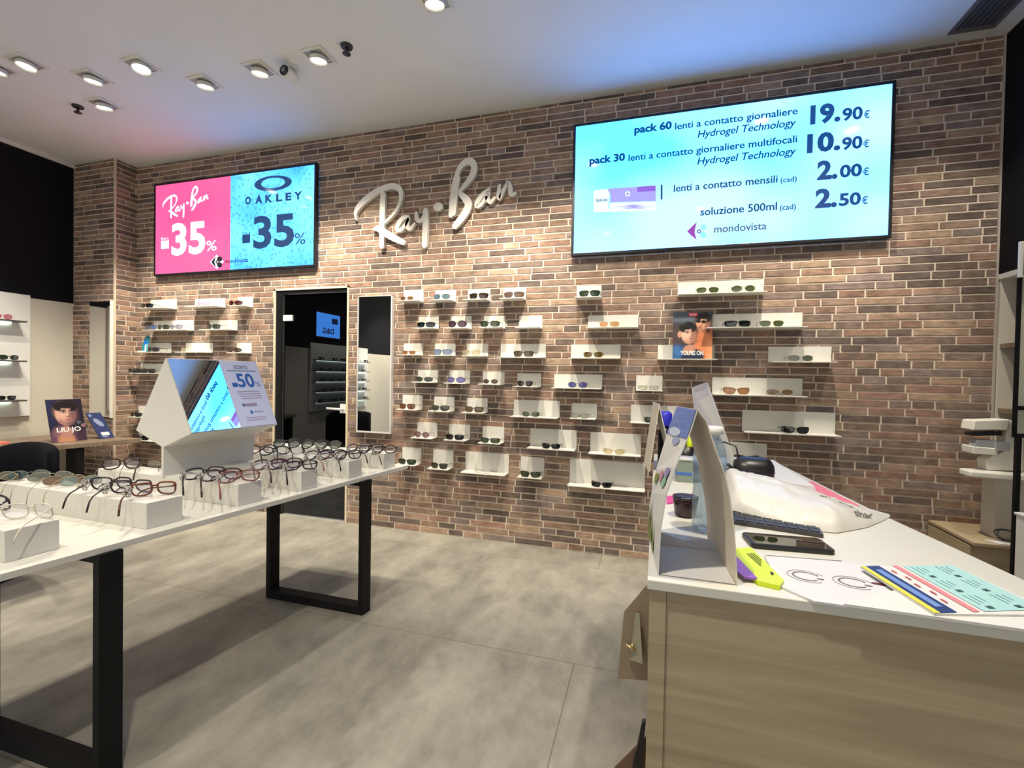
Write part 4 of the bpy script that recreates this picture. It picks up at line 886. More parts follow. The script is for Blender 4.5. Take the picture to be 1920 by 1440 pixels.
# ------------------------------------------------------------------ display table with risers
TZ = 0.775
def tedge(y): return -1.448-0.149*(2.61-y)
TW = 1.03; TY0, TY1 = 0.62, 2.61
TBL = thing('display_table', 'white long table on black steel loop legs', 'table', (-2.1, 1.6, 0))
mb = MB(); mb.slab([(tedge(TY0)-TW, TY0), (tedge(TY0), TY0), (tedge(TY1), TY1), (tedge(TY1)-TW, TY1)], TZ-0.022, TZ, WHITE); mb.build('tabletop', TBL, 0.0015)
for y in (2.205, 1.03):
    xo = tedge(y+0.04)+0.006; xi = xo-0.665; mb = MB(); w_, d_ = 0.028, 0.065; k = 0.009
    mb.slab([(xo-w_, y), (xo, y), (xo+k, y+d_), (xo-w_+k, y+d_)], 0, TZ-0.022, BLACK)
    mb.slab([(xi, y), (xi+w_, y), (xi+w_+k, y+d_), (xi+k, y+d_)], 0, TZ-0.022, BLACK)
    mb.slab([(xi+w_, y), (xo-w_, y), (xo-w_+k, y+d_), (xi+w_+k, y+d_)], 0, 0.045, BLACK)
    mb.slab([(xi+w_, y), (xo-w_, y), (xo-w_+k, y+d_), (xi+w_+k, y+d_)], TZ-0.05, TZ-0.022, BLACK)
    mb.build('leg_frame', TBL)
RISER = mat('riser_white', (0.64, 0.63, 0.585, 1), 0.4)
RT = 0.87
ris = [(0.866, -1.80, 0.125), (1.207, -1.718, 0.125), (1.537, -1.658, 0.112), (1.84, -1.598, 0.10), (2.15, -1.553, 0.10), (2.435, -1.512, 0.105)]
rl = ['nearest the camera at the table corner', 'second from the near end, under tortoise frames', 'below the mirror display, third from the near end', 'fourth from the near end of the table', 'fifth from the near end, second last', 'farthest on the table, by the tall mirror']
for (y, x, wd), l in zip(ris, rl):
    mb = MB(); xl = x-0.88; mb.slab([(xl, y+0.02), (x, y), (x+0.012, y+wd), (xl+0.012, y+wd+0.02)], TZ, RT, RISER)
    tag(mb.build('display_riser', None, 0.0015), 'long white riser block '+l, 'riser', 'white riser blocks on the table')
def tg(L, R, label, kind, fr, lens='#b6b8e6', op=0.16, b=0.0250, rim=0.0034, tag_=True, th=None, W=None, tl=0.14, pitch=0.25, templec=None, z=RT, name='eyeglasses'):  # default lens colour paints a violet-blue reflection into the clear lenses
    a, b_ = hz(*L, z+0.033), hz(*R, z+0.033); d = b_-a; c = (a+b_)/2
    ang = (math.atan2(d.y, d.x) if th is None else math.radians(th))-math.radians(20)
    Wd = W or max(0.142, min(0.158, d.length))
    place_glasses(name, (c.x, c.y, z+0.001), (-pitch, 0, ang-PI), label, 'glasses', 'spectacles on the display table', kind=kind, W=round(Wd, 3), b=b, fr=fr, rim=rim, lens=lens, op=op, tl=tl, templec=templec, tag_=tag_)
TO = '#4a2712'; DK = '#15110f'
tg((-60, 952), (19, 925), 'black rimmed eyeglasses cut off by the left picture edge on the nearest riser', 'soft', '#141216', th=45, tag_=False)
tg((20, 957), (104, 948), 'transparent colourless eyeglasses on the nearest riser', 'soft', '#cfc9b8', rim=.0022, th=45, tag_=False)
tg((172, 906), (262, 900), 'black and brown eyeglasses, leftmost of three on the second riser', 'cat', '#22130f')
tg((210, 912), (294, 905), 'dark plum eyeglasses, middle of three on the second riser', 'cat', '#2a171c')
tg((250, 918), (331, 908), 'orange tortoise eyeglasses, rightmost of three on the second riser', 'cat', '#6e3512', templec='#4a2416')
tg((350, 890), (418, 878), 'black eyeglasses, leftmost of three below the mirror display', 'soft', DK, th=70)
tg((383, 893), (447, 881), 'brown-black eyeglasses, middle of three below the mirror display', 'soft', '#31180f', th=70)
tg((415, 896), (480, 884), 'pink-brown eyeglasses, rightmost of three below the mirror display', 'soft', '#7a4640', th=70)
tg((478, 873), (532, 863), 'wine-red eyeglasses, leftmost of three on the fourth riser', 'soft', '#4a1c30', th=70)
tg((508, 872), (558, 862), 'dark brown eyeglasses, middle of three on the fourth riser', 'soft', '#3a1c1c', th=70)
tg((537, 873), (590, 865), 'black square eyeglasses, rightmost of three on the fourth riser', 'square', DK, th=66, b=.022)
tg((577, 855), (616, 846), 'thin black eyeglasses, leftmost of three on the fifth riser', 'soft', DK, th=75)
tg((600, 855), (640, 846), 'black pink-sided eyeglasses, middle of three on the fifth riser', 'soft', '#1c1418', th=72, templec='#8a5a5c')
tg((632, 854), (669, 848), 'black eyeglasses, rightmost of three on the fifth riser', 'soft', DK, th=69)
tg((652, 841), (690, 834), 'grey-violet eyeglasses, leftmost of three on the farthest riser', 'soft', '#2a2436', th=75)
tg((676, 843), (710, 836), 'dark eyeglasses, middle of three on the farthest riser', 'soft', DK, th=75)
tg((702, 845), (733, 838), 'brown round eyeglasses, rightmost of three on the farthest riser', 'round', '#3a2a22', th=75)
S_ = dict(name='sunglasses', tag_=False)
tg((-45, 896), (30, 880), 'olive-lens sunglasses at the left edge of the second riser', 'oval', '#8c8a7a', '#6a684c', .7, .02, .0012, th=62, **S_)
tg((32, 890), (84, 879), 'teal-lens metal sunglasses on the left part of the second riser', 'oval', '#8a8c86', '#4a6a74', .65, .02, .0012, th=62, **S_)
tg((66, 894), (130, 880), 'grey rimless glasses between the teal pair and the pink pair', 'oval', '#9a9888', '#8a9088', .5, .02, .0010, th=62, **S_)
tg((100, 899), (150, 888), 'pinkish-brown lens glasses on the middle of the second riser', 'oval', '#9a8c70', '#8a6a5a', .6, .02, .0011, th=62, **S_)
tg((130, 900), (178, 889), 'pale blue-lens glasses left of the tortoise trio', 'oval', '#9a8c60', '#a8bcc0', .4, .02, .0011, th=62, **S_)
tg((200, 872), (258, 862), 'black browline eyeglasses on the left end of the riser below the display', 'cat', '#2a1a16', th=66, tag_=False)
tg((246, 870), (296, 860), 'dark thin eyeglasses tucked behind the mirror display base', 'oval', '#2e2a26', '#b9b4a4', .25, .02, .0014, th=66, tag_=False)
tg((472, 845), (508, 836), 'dark brown eyeglasses right of the display base on the fourth riser', 'round', '#2a1c18', th=66, tag_=False)
tg((498, 848), (530, 838), 'dark round thick eyeglasses behind the wine-red pair', 'round', '#1c2420', th=70, tag_=False)
tg((524, 846), (556, 838), 'thin black wire eyeglasses in front of the glass door', 'oval', '#151515', rim=.0012, th=66, tag_=False)
tg((520, 833), (553, 824), 'dark grey eyeglasses at the left of the back row on the fifth riser', 'soft', '#24282a', '#8c9894', .35, th=70, tag_=False)
tg((548, 834), (580, 826), 'black eyeglasses in the middle of the back row on the fifth riser', 'round', DK, '#9aa4a0', .3, th=70, tag_=False)
tg((572, 835), (604, 827), 'black glossy eyeglasses at the right of the back row on the fifth riser', 'round', DK, '#9aa4a0', .3, th=70, tag_=False)
tg((598, 836), (630, 829), 'dark eyeglasses with pale tag at the left end of the farthest riser', 'soft', DK, '#9aa4a0', .3, th=72)

# prism mirror display
ax = V3((0.075, 0.997, 0)).normalized(); O = V3((-2.098, 1.542, 0)); AL = 0.465; xT = 0.014
zL, zB, zT = 1.07, 1.0, 1.408
def pr(x, z, s): return V3((O.x+x, O.y, z))+ax*(s*AL)
xLh, xRh = -0.168, 0.166
SEC = [(0, zB), (xRh, zL), (xT, zT), (xLh, zL)]
PD = thing('mirror_display', 'white house-shaped table display with mirror and discount sheet', 'table display', (O.x, O.y, RT))
mb = MB(); th = 0.006
ins = [(0, zB+0.012), (xRh-0.012, zL+0.002), (0, zT-0.014), (xLh+0.012, zL+0.002)]
n = 4; vs = []
for s in (0, 1):
    for q in SEC: vs.append(pr(*q, s))
mb.add(vs, [(3, 2, 1, 0), (4, 5, 6, 7)]+[(i, (i+1) % 4, 4+(i+1) % 4, 4+i) for i in range(4)], RISER)
mb.build('prism_body', PD, 0.003)
mb = MB(); b0 = pr(0, zB, 0); b1 = pr(0, zB, 1); nx = V3((0.988, -0.153, 0))*0.008
mb.hexa([V3((b0.x, b0.y, RT))-nx, V3((b0.x, b0.y, RT))+nx, V3((b1.x, b1.y, RT))+nx, V3((b1.x, b1.y, RT))-nx, b0-nx+V3((0, 0, .006)), b0+nx+V3((0, 0, .006)), b1+nx+V3((0, 0, .006)), b1-nx+V3((0, 0, .006))], RISER)
mb.build('base_panel', PD)
T0, R0, T1, R1 = pr(xT, zT, 0), pr(xRh, zL, 0), pr(xT, zT, 1), pr(xRh, zL, 1)
nrm = (R1-R0).cross(T0-R0).normalized()
if nrm.x < 0: nrm = -nrm
F2 = Frame(R0+nrm*0.001, R1-R0, T0-R0, nrm)
mb = MB(); mb.prism([F2.p(.012, .015, 0), F2.p(.53, .015, 0), F2.p(.53, .985, 0), F2.p(.012, .985, 0)], nrm*0.003, MIRROR); mb.build('mirror', PD)
mb = MB(); SHM = mat('discount_sheet', (0.62, 0.64, 0.80, 1), 0.3)
mb.prism([F2.p(.535, .015, 0), F2.p(.988, .015, 0), F2.p(.988, .985, 0), F2.p(.535, .985, 0)], nrm*0.002, SHM); mb.build('discount_sheet', PD)
F3 = Frame(F2.p(.535, .015, 0)+nrm*0.002, (R1-R0)*.453, (T0-R0)*.97, nrm); mb = MB(); SB = mat('sheet_blue', '#1d5aa8', 0.4); SG = mat('sheet_grey', '#4d5a78', 0.4); SR = mat('sheet_rose', '#a08aa0', 0.4)
F3.text(mb, 'SCONTO', .33, .88, .7, .055, SG, 1, .02); F3.rect(mb, .12, .845, .92, .855, SG)
F3.text(mb, '-', .14, .56, .28, .22, SB, 1, .05); F3.text(mb, '50', .3, .60, .76, .2, SB, 1, .025); F3.text(mb, '%', .78, .60, .92, .08, SB, 1)
for i, v in enumerate((.52, .485, .45, .415)): F3.rect(mb, .2+.02*i, v, .82, v+.012, SR)
F3.rect(mb, .22, .30, .62, .345, SR); F3.ell(mb, .25, .325, .03, .02, SG, 2); F3.text(mb, 'mondovista', .47, .2, .72, .03, SG); F3.ell(mb, .40, .21, .03, .03, SB)
for v in (.12, .085): F3.rect(mb, .2, v, .75, v+.01, SR)
mb.build('sheet_print', PD)

# ------------------------------------------------------------------ counter
KZ = 1.0
kx0, kx1, ky0, ky1 = 0.013, 0.63, 0.838, 2.25
CT = thing('counter', 'ash-wood shop counter with a white top', 'counter', ((kx0+kx1)/2, 1.5, 0))
mb = MB(); mb.slab([(kx0-0.004, ky0-0.006), (kx1+0.06, ky0-0.006), (kx1-0.02, 1.45), (0.545, ky1), (kx0+0.028, ky1)], KZ-0.018, KZ, WHITE); mb.build('worktop', CT, 0.002)
mb = MB(); mb.hexa([(kx0, ky0, 0), (kx0+0.028, ky0, 0), (kx0+0.056, ky1-0.02, 0), (kx0+0.03, ky1-0.02, 0), (kx0, ky0, KZ-0.0185), (kx0+0.028, ky0, KZ-0.0185), (kx0+0.056, ky1-0.02, KZ-0.0185), (kx0+0.03, ky1-0.02, KZ-0.0185)], OAKF); mb.build('side_panel', CT)
mb = MB(); mb.box(kx0+0.0285, kx1+0.05, ky0+0.004, ky0+0.03, 0, KZ-0.0185, OAKF); mb.build('front_panel', CT)
mb = MB(); mb.hexa([(kx1+0.01, ky0+0.03, 0), (kx1+0.05, ky0+0.03, 0), (0.54, ky1-0.02, 0), (0.5, ky1-0.02, 0), (kx1+0.01, ky0+0.03, KZ-0.0185), (kx1+0.05, ky0+0.03, KZ-0.0185), (0.54, ky1-0.02, KZ-0.0185), (0.5, ky1-0.02, KZ-0.0185)], OAKF); mb.build('side_panel', CT)
K = KZ+0.0004
def tent(label, A0, L0, R0_, A1, L1, R1_, outm, inm, prt=None):
    """folded A-shaped card: apex A, left foot L, right foot R at the near (0) and far (1) ends, with a bottom strip"""
    A0, L0, R0_, A1, L1, R1_ = map(V3, (A0, L0, R0_, A1, L1, R1_)); th = 0.0022
    t_ = thing('tent_card', label, 'tent card', (L0+R0_)/2, 'tent cards on the counter')
    nl = (A0-L0).cross(L1-L0).normalized()*th
    if nl.x > 0: nl = -nl
    nr = (A0-R0_).cross(R1_-R0_).normalized()*th
    if nr.x < 0: nr = -nr
    mb = MB(); mb.hexa([L0, L0-nl, L1-nl, L1, A0, A0-nl, A1-nl, A1], outm); mb.build('left_panel', t_)
    mb = MB(); mb.hexa([R0_-nr, R0_, R1_, R1_-nr, A0-nr, A0, A1, A1-nr], inm); mb.build('right_panel', t_)
    return t_, nl, nr
t_ = thing('tent_card', 'large white A-shaped tent card at the near counter corner', 'tent card', (0.09, .95, K), 'tent cards on the counter')
YN, YF = .855, 1.085
def prof(px, y): return [V3((hy(a, b, y).x, y, max(K, hy(a, b, y).z))) for a, b in px]
LN = prof([(1309, 768), (1297, 806), (1283, 840), (1268, 876), (1251, 927), (1240, 992), (1235, 1081)], YN); LN[-1].z = K
LF = prof([(1272, 762), (1259, 796), (1248, 828), (1232, 880), (1223, 925), (1218, 962), (1216.5, 1002)], YF); LF[-1].z = K
RN = prof([(1309, 768), (1326, 790), (1344, 846), (1361, 890), (1370, 933), (1378, 996), (1384, 1092)], YN); RN[-1].z = K
RF = prof([(1272, 762), (1284, 786), (1296, 820), (1311, 868), (1320, 915), (1326, 955), (1329, 998)], YF); RF[-1].z = K
def panel(n_, f_, sg, m):
    mb = MB(); vs = list(n_)+list(f_)+[p+V3((sg*.0022, 0, 0)) for p in n_]+[p+V3((sg*.0022, 0, 0)) for p in f_]; c = len(n_); fs = []
    for i in range(c-1): fs += [(i, i+1, c+i+1, c+i), (2*c+i, 3*c+i, 3*c+i+1, 2*c+i+1), (i, 2*c+i, 2*c+i+1, i+1), (c+i, c+i+1, 3*c+i+1, 3*c+i)]
    mb.add(vs, fs, m, False); return mb
panel(LN, LF, -1, PAPER).build('left_panel', t_)
panel(RN, RF, -1, CARDI).build('right_panel', t_)
mb = MB(); L0, R0_, L1, R1_ = LN[-1], RN[-1], LF[-1], RF[-1]; k = V3((0, 0, .001))
mb.add([L0+V3((.003, .002, .001)), R0_+V3((-.004, .002, .001)), (R0_+R1_)/2+V3((-.004, .03, .006)), (L0+L1)/2+V3((.003, .03, .006))], [(0, 1, 2, 3)], PAPER)
q0, q1 = (L0+L1)/2+V3((.003, .032, 0)), (R0_+R1_)/2+V3((-.004, .032, 0))
mb.add([q0+k, q1+k, q1+V3((0, .012, .024)), (q0+q1)/2+V3((0, .012, .014)), q0+V3((0, .012, .030))], [(0, 1, 2, 3, 4)], mat('card_lilac', (.50, .50, .58, 1), 0.7))
mb.build('base_fold', t_)
class Curved:
    """print on the bowed left panel: u towards the viewer, v from foot to ridge"""
    U = V3((0, -.23, 0)); V = V3((0, 0, .3))
    def p(s, u, v, l=1):
        t = (1-v)*(len(LN)-1); i = min(int(t), len(LN)-2); k = t-i
        a = LN[i].lerp(LN[i+1], k); b = LF[i].lerp(LF[i+1], k); return b.lerp(a, u)+V3((-.0024-.0010*l, 0, 0))
    poly = Frame.poly
    def ell(s, mb, cu, cv, ru, rv, m, l=1):
        for k in range(10):
            a0, a1 = -PI/2+PI*k/10, -PI/2+PI*(k+1)/10; h0, h1 = ru*math.cos(a0), ru*math.cos(a1); v0, v1 = cv+rv*math.sin(a0), cv+rv*math.sin(a1)
            s.poly(mb, [(cu-h0, v0), (cu+h0, v0), (cu+h1, v1), (cu-h1, v1)], m, l)
fL = Curved(); mb = MB(); gr = mat('card_green', '#7d8f3a', 0.5)
for v0, v1 in ((.75, .79), (.79, .8333), (.8333, .9), (.9, .999)): fL.poly(mb, [(0, v0), (1, v0), (1, v1), (0, v1)], mat('card_sky', '#5d76b8', 0.5))
fL.ell(mb, .4, .785, .30, .04, mat('card_cloud', '#b9c6d8', 0.5), 2); fL.ell(mb, .62, .71, .16, .04, mat('card_haze', '#8f9cc0', 0.5), 2)
for (u, v, h_) in ((.1, .03, .2), (.25, .02, .26), (.4, .03, .18), (.6, .02, .12)):
    for q in range(3): fL.poly(mb, [(u-.07+.02*q, v+h_*q/3), (u+.07-.02*q, v+h_*q/3), (u+.05-.02*q, v+h_*(q+1)/3), (u-.05+.02*q, v+h_*(q+1)/3)], gr, 2)
for (u, v, c, nm) in ((.2, .44, '#7d8f3a', 'card_green'), (.48, .45, '#c08a98', 'card_rose'), (.74, .47, '#8f8fb8', 'card_violet'), (.72, .41, '#8fc0a8', 'card_mint')): fL.ell(mb, u, v, .11, .035, mat(nm, c, 0.5), 2)
mb.build('print', t_)
# second, taller card behind: a leaning sheet on a foot
bR, bL = hz(1374, 893, K), hz(1318, 908, K)
tL_, tR_ = lean(1297, 727, bL, -0.02), lean(1325, 717, bR, -0.02)
tt = thing('tent_card', 'tall lilac-white leaning card behind the large tent card', 'tent card', (bL+bR)/2, 'tent cards on the counter')
LILC = mat('lilac_card', (.56, .55, .63, 1), 0.6)
nn = (bR-bL).cross(tL_-bL).normalized()*0.003
mb = MB(); mb.prism([bL, bR, tR_, tL_], nn, LILC); mb.build('front_panel', tt)
k2 = V3((0.035, 0.08, 0)); mb = MB(); mb.prism([bL+V3((.03, .08, 0)), bR+k2, tR_+V3((.0015, .004, -.002)), tL_+V3((.0015, .004, -.002))], nn, PAPER); mb.build('rear_panel', tt)
# third: thin card at the back, seen edge-on
a3 = hy(1236, 758, 1.8); l3 = V3((hy(1217, 878, 1.8).x, 1.8, K)); r3 = V3((hy(1268, 860, 1.8).x, 1.8, K))
o3 = V3((-0.02, 0.17, 0))
tent('thin beige tent card seen edge-on beside the blue-capped bottle', a3, l3, r3, a3+o3, l3+o3, r3+o3, CARDI, PAPER)
# bottle
bc = (hz(1296, 1003, K)+hz(1366, 1006, K))/2; bc.y += 0.035; R = 0.036
t_ = thing('water_bottle', 'clear plastic water bottle with a white cap behind the tent card', 'bottle', (bc.x, bc.y, K))
BOT = lens_mat('bottle_plastic', '#b8cdd6', 0.28, tint='#e8f2f6', gloss=0.14)
zt = hy(1343, 800, bc.y).z-K
prof = [(R*.72, 0), (R*.95, .006), (R, .02), (R*.97, .05), (R, .06), (R*.97, .075), (R, .085), (R*.96, .10), (R, .115), (R, zt*.72), (R*.9, zt*.80), (R*.62, zt*.9), (R*.5, zt*.93)]
mb = MB(); mb.lathe(prof, (bc.x, bc.y, K), BOT, 28); mb.build('body', t_)
mb = MB(); mb.lathe([(R*.74, zt*.93), (R*.8, zt*.94), (R*.8, zt*.99), (R*.7, zt)], (bc.x, bc.y, K), PAPER, 24); mb.build('cap', t_)
mb = MB(); mb.lathe([(R*1.015, .125), (R*1.015, .175)], (bc.x, bc.y, K), lens_mat('bottle_label', '#9fb8d8', .55, gloss=.05), 28); mb.build('label_band', t_)
# phone
c4 = [hz(1391, 1002, K+.006), hz(1541, 1012, K+.006), hz(1563, 1036, K+.006), hz(1408, 1021, K+.006)]
a = (c4[0]+c4[3])/2; b = (c4[1]+c4[2])/2; u = (b-a).normalized(); v = V3((-u.y, u.x, 0)); Lp, Wp = (b-a).length*0.5, 0.039; cc = (a+b)/2
def rrect(c, u, v, a, b, r, n=5):
    out = []
    for sx, sy, a0 in ((1, 1, 0), (-1, 1, 90), (-1, -1, 180), (1, -1, 270)):
        for i in range(n+1):
            t = math.radians(a0+90*i/n); out.append(c+u*(sx*(a-r)+r*math.cos(t))+v*(sy*(b-r)+r*math.sin(t)))
    return out
t_ = thing('smartphone', 'black smartphone lying on the white counter top', 'phone', (cc.x, cc.y, K))
mb = MB(); mb.slab(rrect(cc, u, v, Lp, Wp, .010), K, K+.010, BLACKP); mb.build('body', t_, 0.002)
mb = MB(); mb.slab(rrect(cc, u, v, Lp-.005, Wp-.004, .007), K+.010, K+.0106, mix_glossy('phone_glass', '#141414', 0.25)); mb.build('screen', t_)
# plastic bag
t_ = thing('carrier_bag', 'crumpled white plastic bag across the counter', 'bag', (0.42, 1.42, K))
BAGM = mat('bag_plastic', (.64, .63, .585, 1), 0.38)
mb = MB(); nu, nv = 44, 26; rb_ = random.Random(5); from mathutils import noise as mn
FRT = [(0, .205, 1.315), (.25, .29, 1.262), (.45, .365, 1.228), (.6, .43, 1.225), (.8, .52, 1.30), (.93, .59, 1.385), (1, .622, 1.43)]
BCK = [(0, .23, 1.66), (.25, .32, 1.63), (.45, .40, 1.57), (.6, .46, 1.53), (.8, .55, 1.49), (.93, .605, 1.465), (1, .628, 1.455)]
def lerp_tab(t, u):
    for a, b in zip(t, t[1:]):
        if u <= b[0]: k = (u-a[0])/(b[0]-a[0]); return a[1]+(b[1]-a[1])*k, a[2]+(b[2]-a[2])*k
    return t[-1][1:]
def bagp(u, v, top):
    """u along the bag, v from its front edge (-1) to its back edge (1)"""
    f, b = lerp_tab(FRT, u), lerp_tab(BCK, u); k = (v+1)/2; x, y = f[0]+(b[0]-f[0])*k, f[1]+(b[1]-f[1])*k
    n1 = mn.noise(V3((x*6, y*6, 1.3))); cr = min(.35, abs(mn.noise(V3((x*10-y*6, y*12+x*3, 2.2)))))-.2; n2 = abs(mn.noise(V3((x*26+y*9, y*20, 5))))-.2
    env = max(0, 1-abs(v)**3.2)**0.75*min(1, u*9+.25)*(min(1, (1-u)*2.6+.06)); hgt = .080*(1-.66*u)
    z = hgt*env*(1+.28*n1)+.030*abs(cr)*env-.006*n2*min(1, env*3) if top else 0
    if top: y -= .028*env*max(0, -v)*(1-u)
    return V3((x, y, K+(max(.0012, z) if top else .0003)))
for top in (True, False):
    vs = [bagp(i/nu, j/nv*2-1, top) for i in range(nu+1) for j in range(nv+1)]
    fs = [(i*(nv+1)+j, (i+1)*(nv+1)+j, (i+1)*(nv+1)+j+1, i*(nv+1)+j+1) for i in range(nu) for j in range(nv)]
    mb.add(vs, fs if top else [f[::-1] for f in fs], BAGM, True)
mb.build('bag_body', t_)
mb = MB(); gi = mat('bag_grey_print', '#6b6a62', .6)
for (tx, u0_, u1_, v0_, v1_) in (('shar', .74, .86, -.72, -.40), ('an', .60, .65, .0, .18), ('one', .70, .78, .0, .2)):
    tv_, tf_ = text_data(tx, .012); xs_t = [p[0] for p in tv_]; capt = max(p[1] for p in text_data('H', 0)[0])
    vs = []
    for px_, py_ in tv_:
        q = bagp(u0_+(u1_-u0_)*(px_-min(xs_t))/(max(xs_t)-min(xs_t)), v0_+(v1_-v0_)*py_/capt, True); q.z += .0022; q.y -= .001; vs.append(q)
    mb.add(vs, tf_, gi)
mb.build('lettering', t_)
# keyboard under the bag
kb = [hz(1352, 962, K), hz(1490, 985, K), hz(1542, 1008, K), hz(1372, 986, K)]
kb = [V3((.19, 1.222, 0)), V3((.388, 1.178, 0)), V3((.405, 1.285, 0)), V3((.20, 1.33, 0))]
t_ = thing('keyboard', 'dark keyboard sticking out from under the plastic bag', 'keyboard', (.3, 1.23, K))
mb = MB(); mb.slab(kb, K, K+.009, mat('keyboard_grey', (.05, .048, .045, 1), .5)); mb.build('base', t_)
mb = MB()
for i in range(9):
    for j in range(4):
        f = Frame(kb[0], kb[1]-kb[0], kb[3]-kb[0], (0, 0, 1)); u0_, v0_ = .02+i*.108, .06+j*.235
        mb.slab([f.p(a_, b_, 0) for a_, b_ in ((u0_, v0_), (u0_+.092, v0_), (u0_+.092, v0_+.2), (u0_, v0_+.2))], K+.009, K+.011, mat('key_black', (.02, .02, .02, 1), .5))
mb.build('keys', t_)
# wrapped cards, folded sheets, flyer
def sheet(name, label, poly, z, th, m, cat, prints=None):
    c = sum((V3(p) for p in poly), V3())/len(poly); t_ = thing(name, label, cat, (c.x, c.y, z)); mb = MB(); mb.slab(poly, z, z+th, m); mb.build('sheet', t_); return t_
YEL = mat('neon_yellow', '#c6dc12', .35)
py = [hz(1352, 1030, K+.008), hz(1408, 1026, K+.008), hz(1470, 1088, K+.008), hz(1462, 1098, K+.008), hz(1421, 1089, K+.008)]
tp = sheet('wrapper_packet', 'neon yellow and purple packet by the tent card foot', [py[0], py[4], py[3], py[2], py[1]], K, .008, YEL, 'packet')
pv = [hz(1372, 1045, K+.009), hz(1380, 1042, K+.009), hz(1421, 1085, K+.009), hz(1396, 1082, K+.009), hz(1375, 1065, K+.009)]
mb = MB(); mb.slab([pv[0], pv[4], pv[3], pv[2], pv[1]], K+.006, K+.0095, mat('packet_purple', '#8a56b0', .4)); mb.build('purple_panel', tp)
f = Frame(hz(1398, 1038, K+.0085), hz(1452, 1086, K+.0085)-hz(1398, 1038, K+.0085), (hz(1410, 1030, K+.0085)-hz(1398, 1038, K+.0085))*.9, (0, 0, 1))
mb = MB()
for i in range(4): f.rect(mb, .02+.03*i, .08+i*.22, .55-.04*i, .16+i*.22, INK)
f.ell(mb, .86, .35, .05, .16, INK); mb.build('print', tp)
pa = [hz(1432, 1040, K+.003), hz(1582, 1053, K+.003), hz(1700, 1127, K+.003), hz(1512, 1122, K+.003), hz(1470, 1092, K+.003)]
tp = sheet('leaflet_stack', 'white leaflets with two faint face outlines on the counter edge', [pa[0], V3((pa[4].x-.01, pa[4].y-.02, 0)), V3((.262, ky0-.012, 0)), V3((.60, ky0-.015, 0)), V3((.47, 1.03, 0)), pa[1]], K, .0035, mat('leaflet_white', (.62, .62, .635, 1), .6), 'leaflets')
f = Frame((.22, .84, K+.0036), (.24, 0, 0), (0, .2, 0), (0, 0, 1)); mb = MB(); PG = mat('print_grey', '#b4b2b0', .6); PDK = mat('print_dark_grey', '#858381', .6)
A_ = hz(1436, 1041, K+.004); B_ = hz(1578, 1052, K+.004); mb.tube([A_, B_], .0009, PDK, 5)
for (px_, py_) in ((1512, 1080), (1600, 1092)):
    c = hz(px_, py_, K+.0042)
    for r1, r2, wdt, m in ((.030, .026, .0009, PG), (.021, .018, .0016, PDK)):
        mb.tube([c+V3((r1*math.cos(a_), r2*math.sin(a_), 0)) for a_ in [math.radians(20+i*15) for i in range(20)]], wdt, m, 4, False, .1)
    mb.ball(c+V3((.02, -.006, 0)), .006, PDK, 8, (1, .6, .05))
for i in range(7):
    c = hz(1668+i*6-(i % 3)*10, 1118+(i % 4)*4, K+.004); mb.tube([c+V3((-.012, 0, 0)), c+V3((.0, .004*(i % 3), 0)), c+V3((.014, -.002, 0))], .0012, PDK, 4, False, .2)
for i in range(4):
    c = hz(1622+i*10, 1066+i*7, K+.004); mb.tube([c, c+V3((.010, -.003, 0))], .0016, INK, 4, False, .2)
c = hz(1650, 1095, K+.004); mb.ball(c, .012, mat('print_maroon', '#5a2030', .6), 8, (1.2, .5, .05))
mb.build('print', tp)
mb = MB(); qs = [hz(1613, 1062, K+.012), hz(1785, 1058, K+.012), hz(1935, 1128, K+.012), hz(1935, 1152, K+.012), hz(1752, 1150, K+.012)]
tp = sheet('flyer', 'colourful flyer with yellow, navy and pink stripes on the counter corner', [qs[0], qs[4], qs[3], qs[2], qs[1]], K+.0085, .003, PAPER, 'flyer')
O_, U_, V_ = hz(1613, 1062, K+.012), hz(1752, 1150, K+.012)-hz(1613, 1062, K+.012), hz(1785, 1058, K+.012)-hz(1613, 1062, K+.012)
f = Frame(O_, U_, V_, (0, 0, 1)); mb = MB(); W2 = (hz(1935, 1152, K+.012)-O_)
for (v0_, v1_, c, nm) in ((0, .055, '#d8d24a', 'flyer_yellow'), (.055, .20, '#22386e', 'flyer_navy'), (.34, .40, '#e2868c', 'flyer_pink')): f.rect(mb, .0, v0_, 1.0, v1_, mat(nm, c, .45))
f.rect(mb, .1, .09, .9, .155, mat('flyer_blue', '#6d8cc8', .45), 2); f.rect(mb, .02, .44, 1.0, .98, mat('flyer_aqua', '#a8d4d2', .45))
dg = mat('flyer_text', '#6f9aa0', .5); dk2 = mat('flyer_bold', '#35565c', .5)
for i in range(3):
    for j in range(2):
        u0_, v0_ = .06+i*.32, .5+j*.26
        for k in range(3): f.rect(mb, u0_+.01*k, v0_+.05*k, u0_+.19-.03*k, v0_+.05*k+.010, dg, 2)
        f.rect(mb, u0_+.215, v0_+.02, u0_+.265, v0_+.075, dk2, 2)
for k in range(5): f.rect(mb, .12+.16*k, .24+.03*(k % 2), .2+.16*k, .26+.03*(k % 2), mat('flyer_red', '#c8545c', .5), 2)
mb.build('print', tp)
mb = MB(); mb.slab([V3((.30, ky0-.018, 0)), V3((.72, ky0-.026, 0)), V3((.70, .95, 0)), V3((.40, .90, 0))], K+.0040, K+.0082, PAPER); tag(mb.build('paper_stack'), 'white paper stack under the flyer on the counter front edge', 'paper')
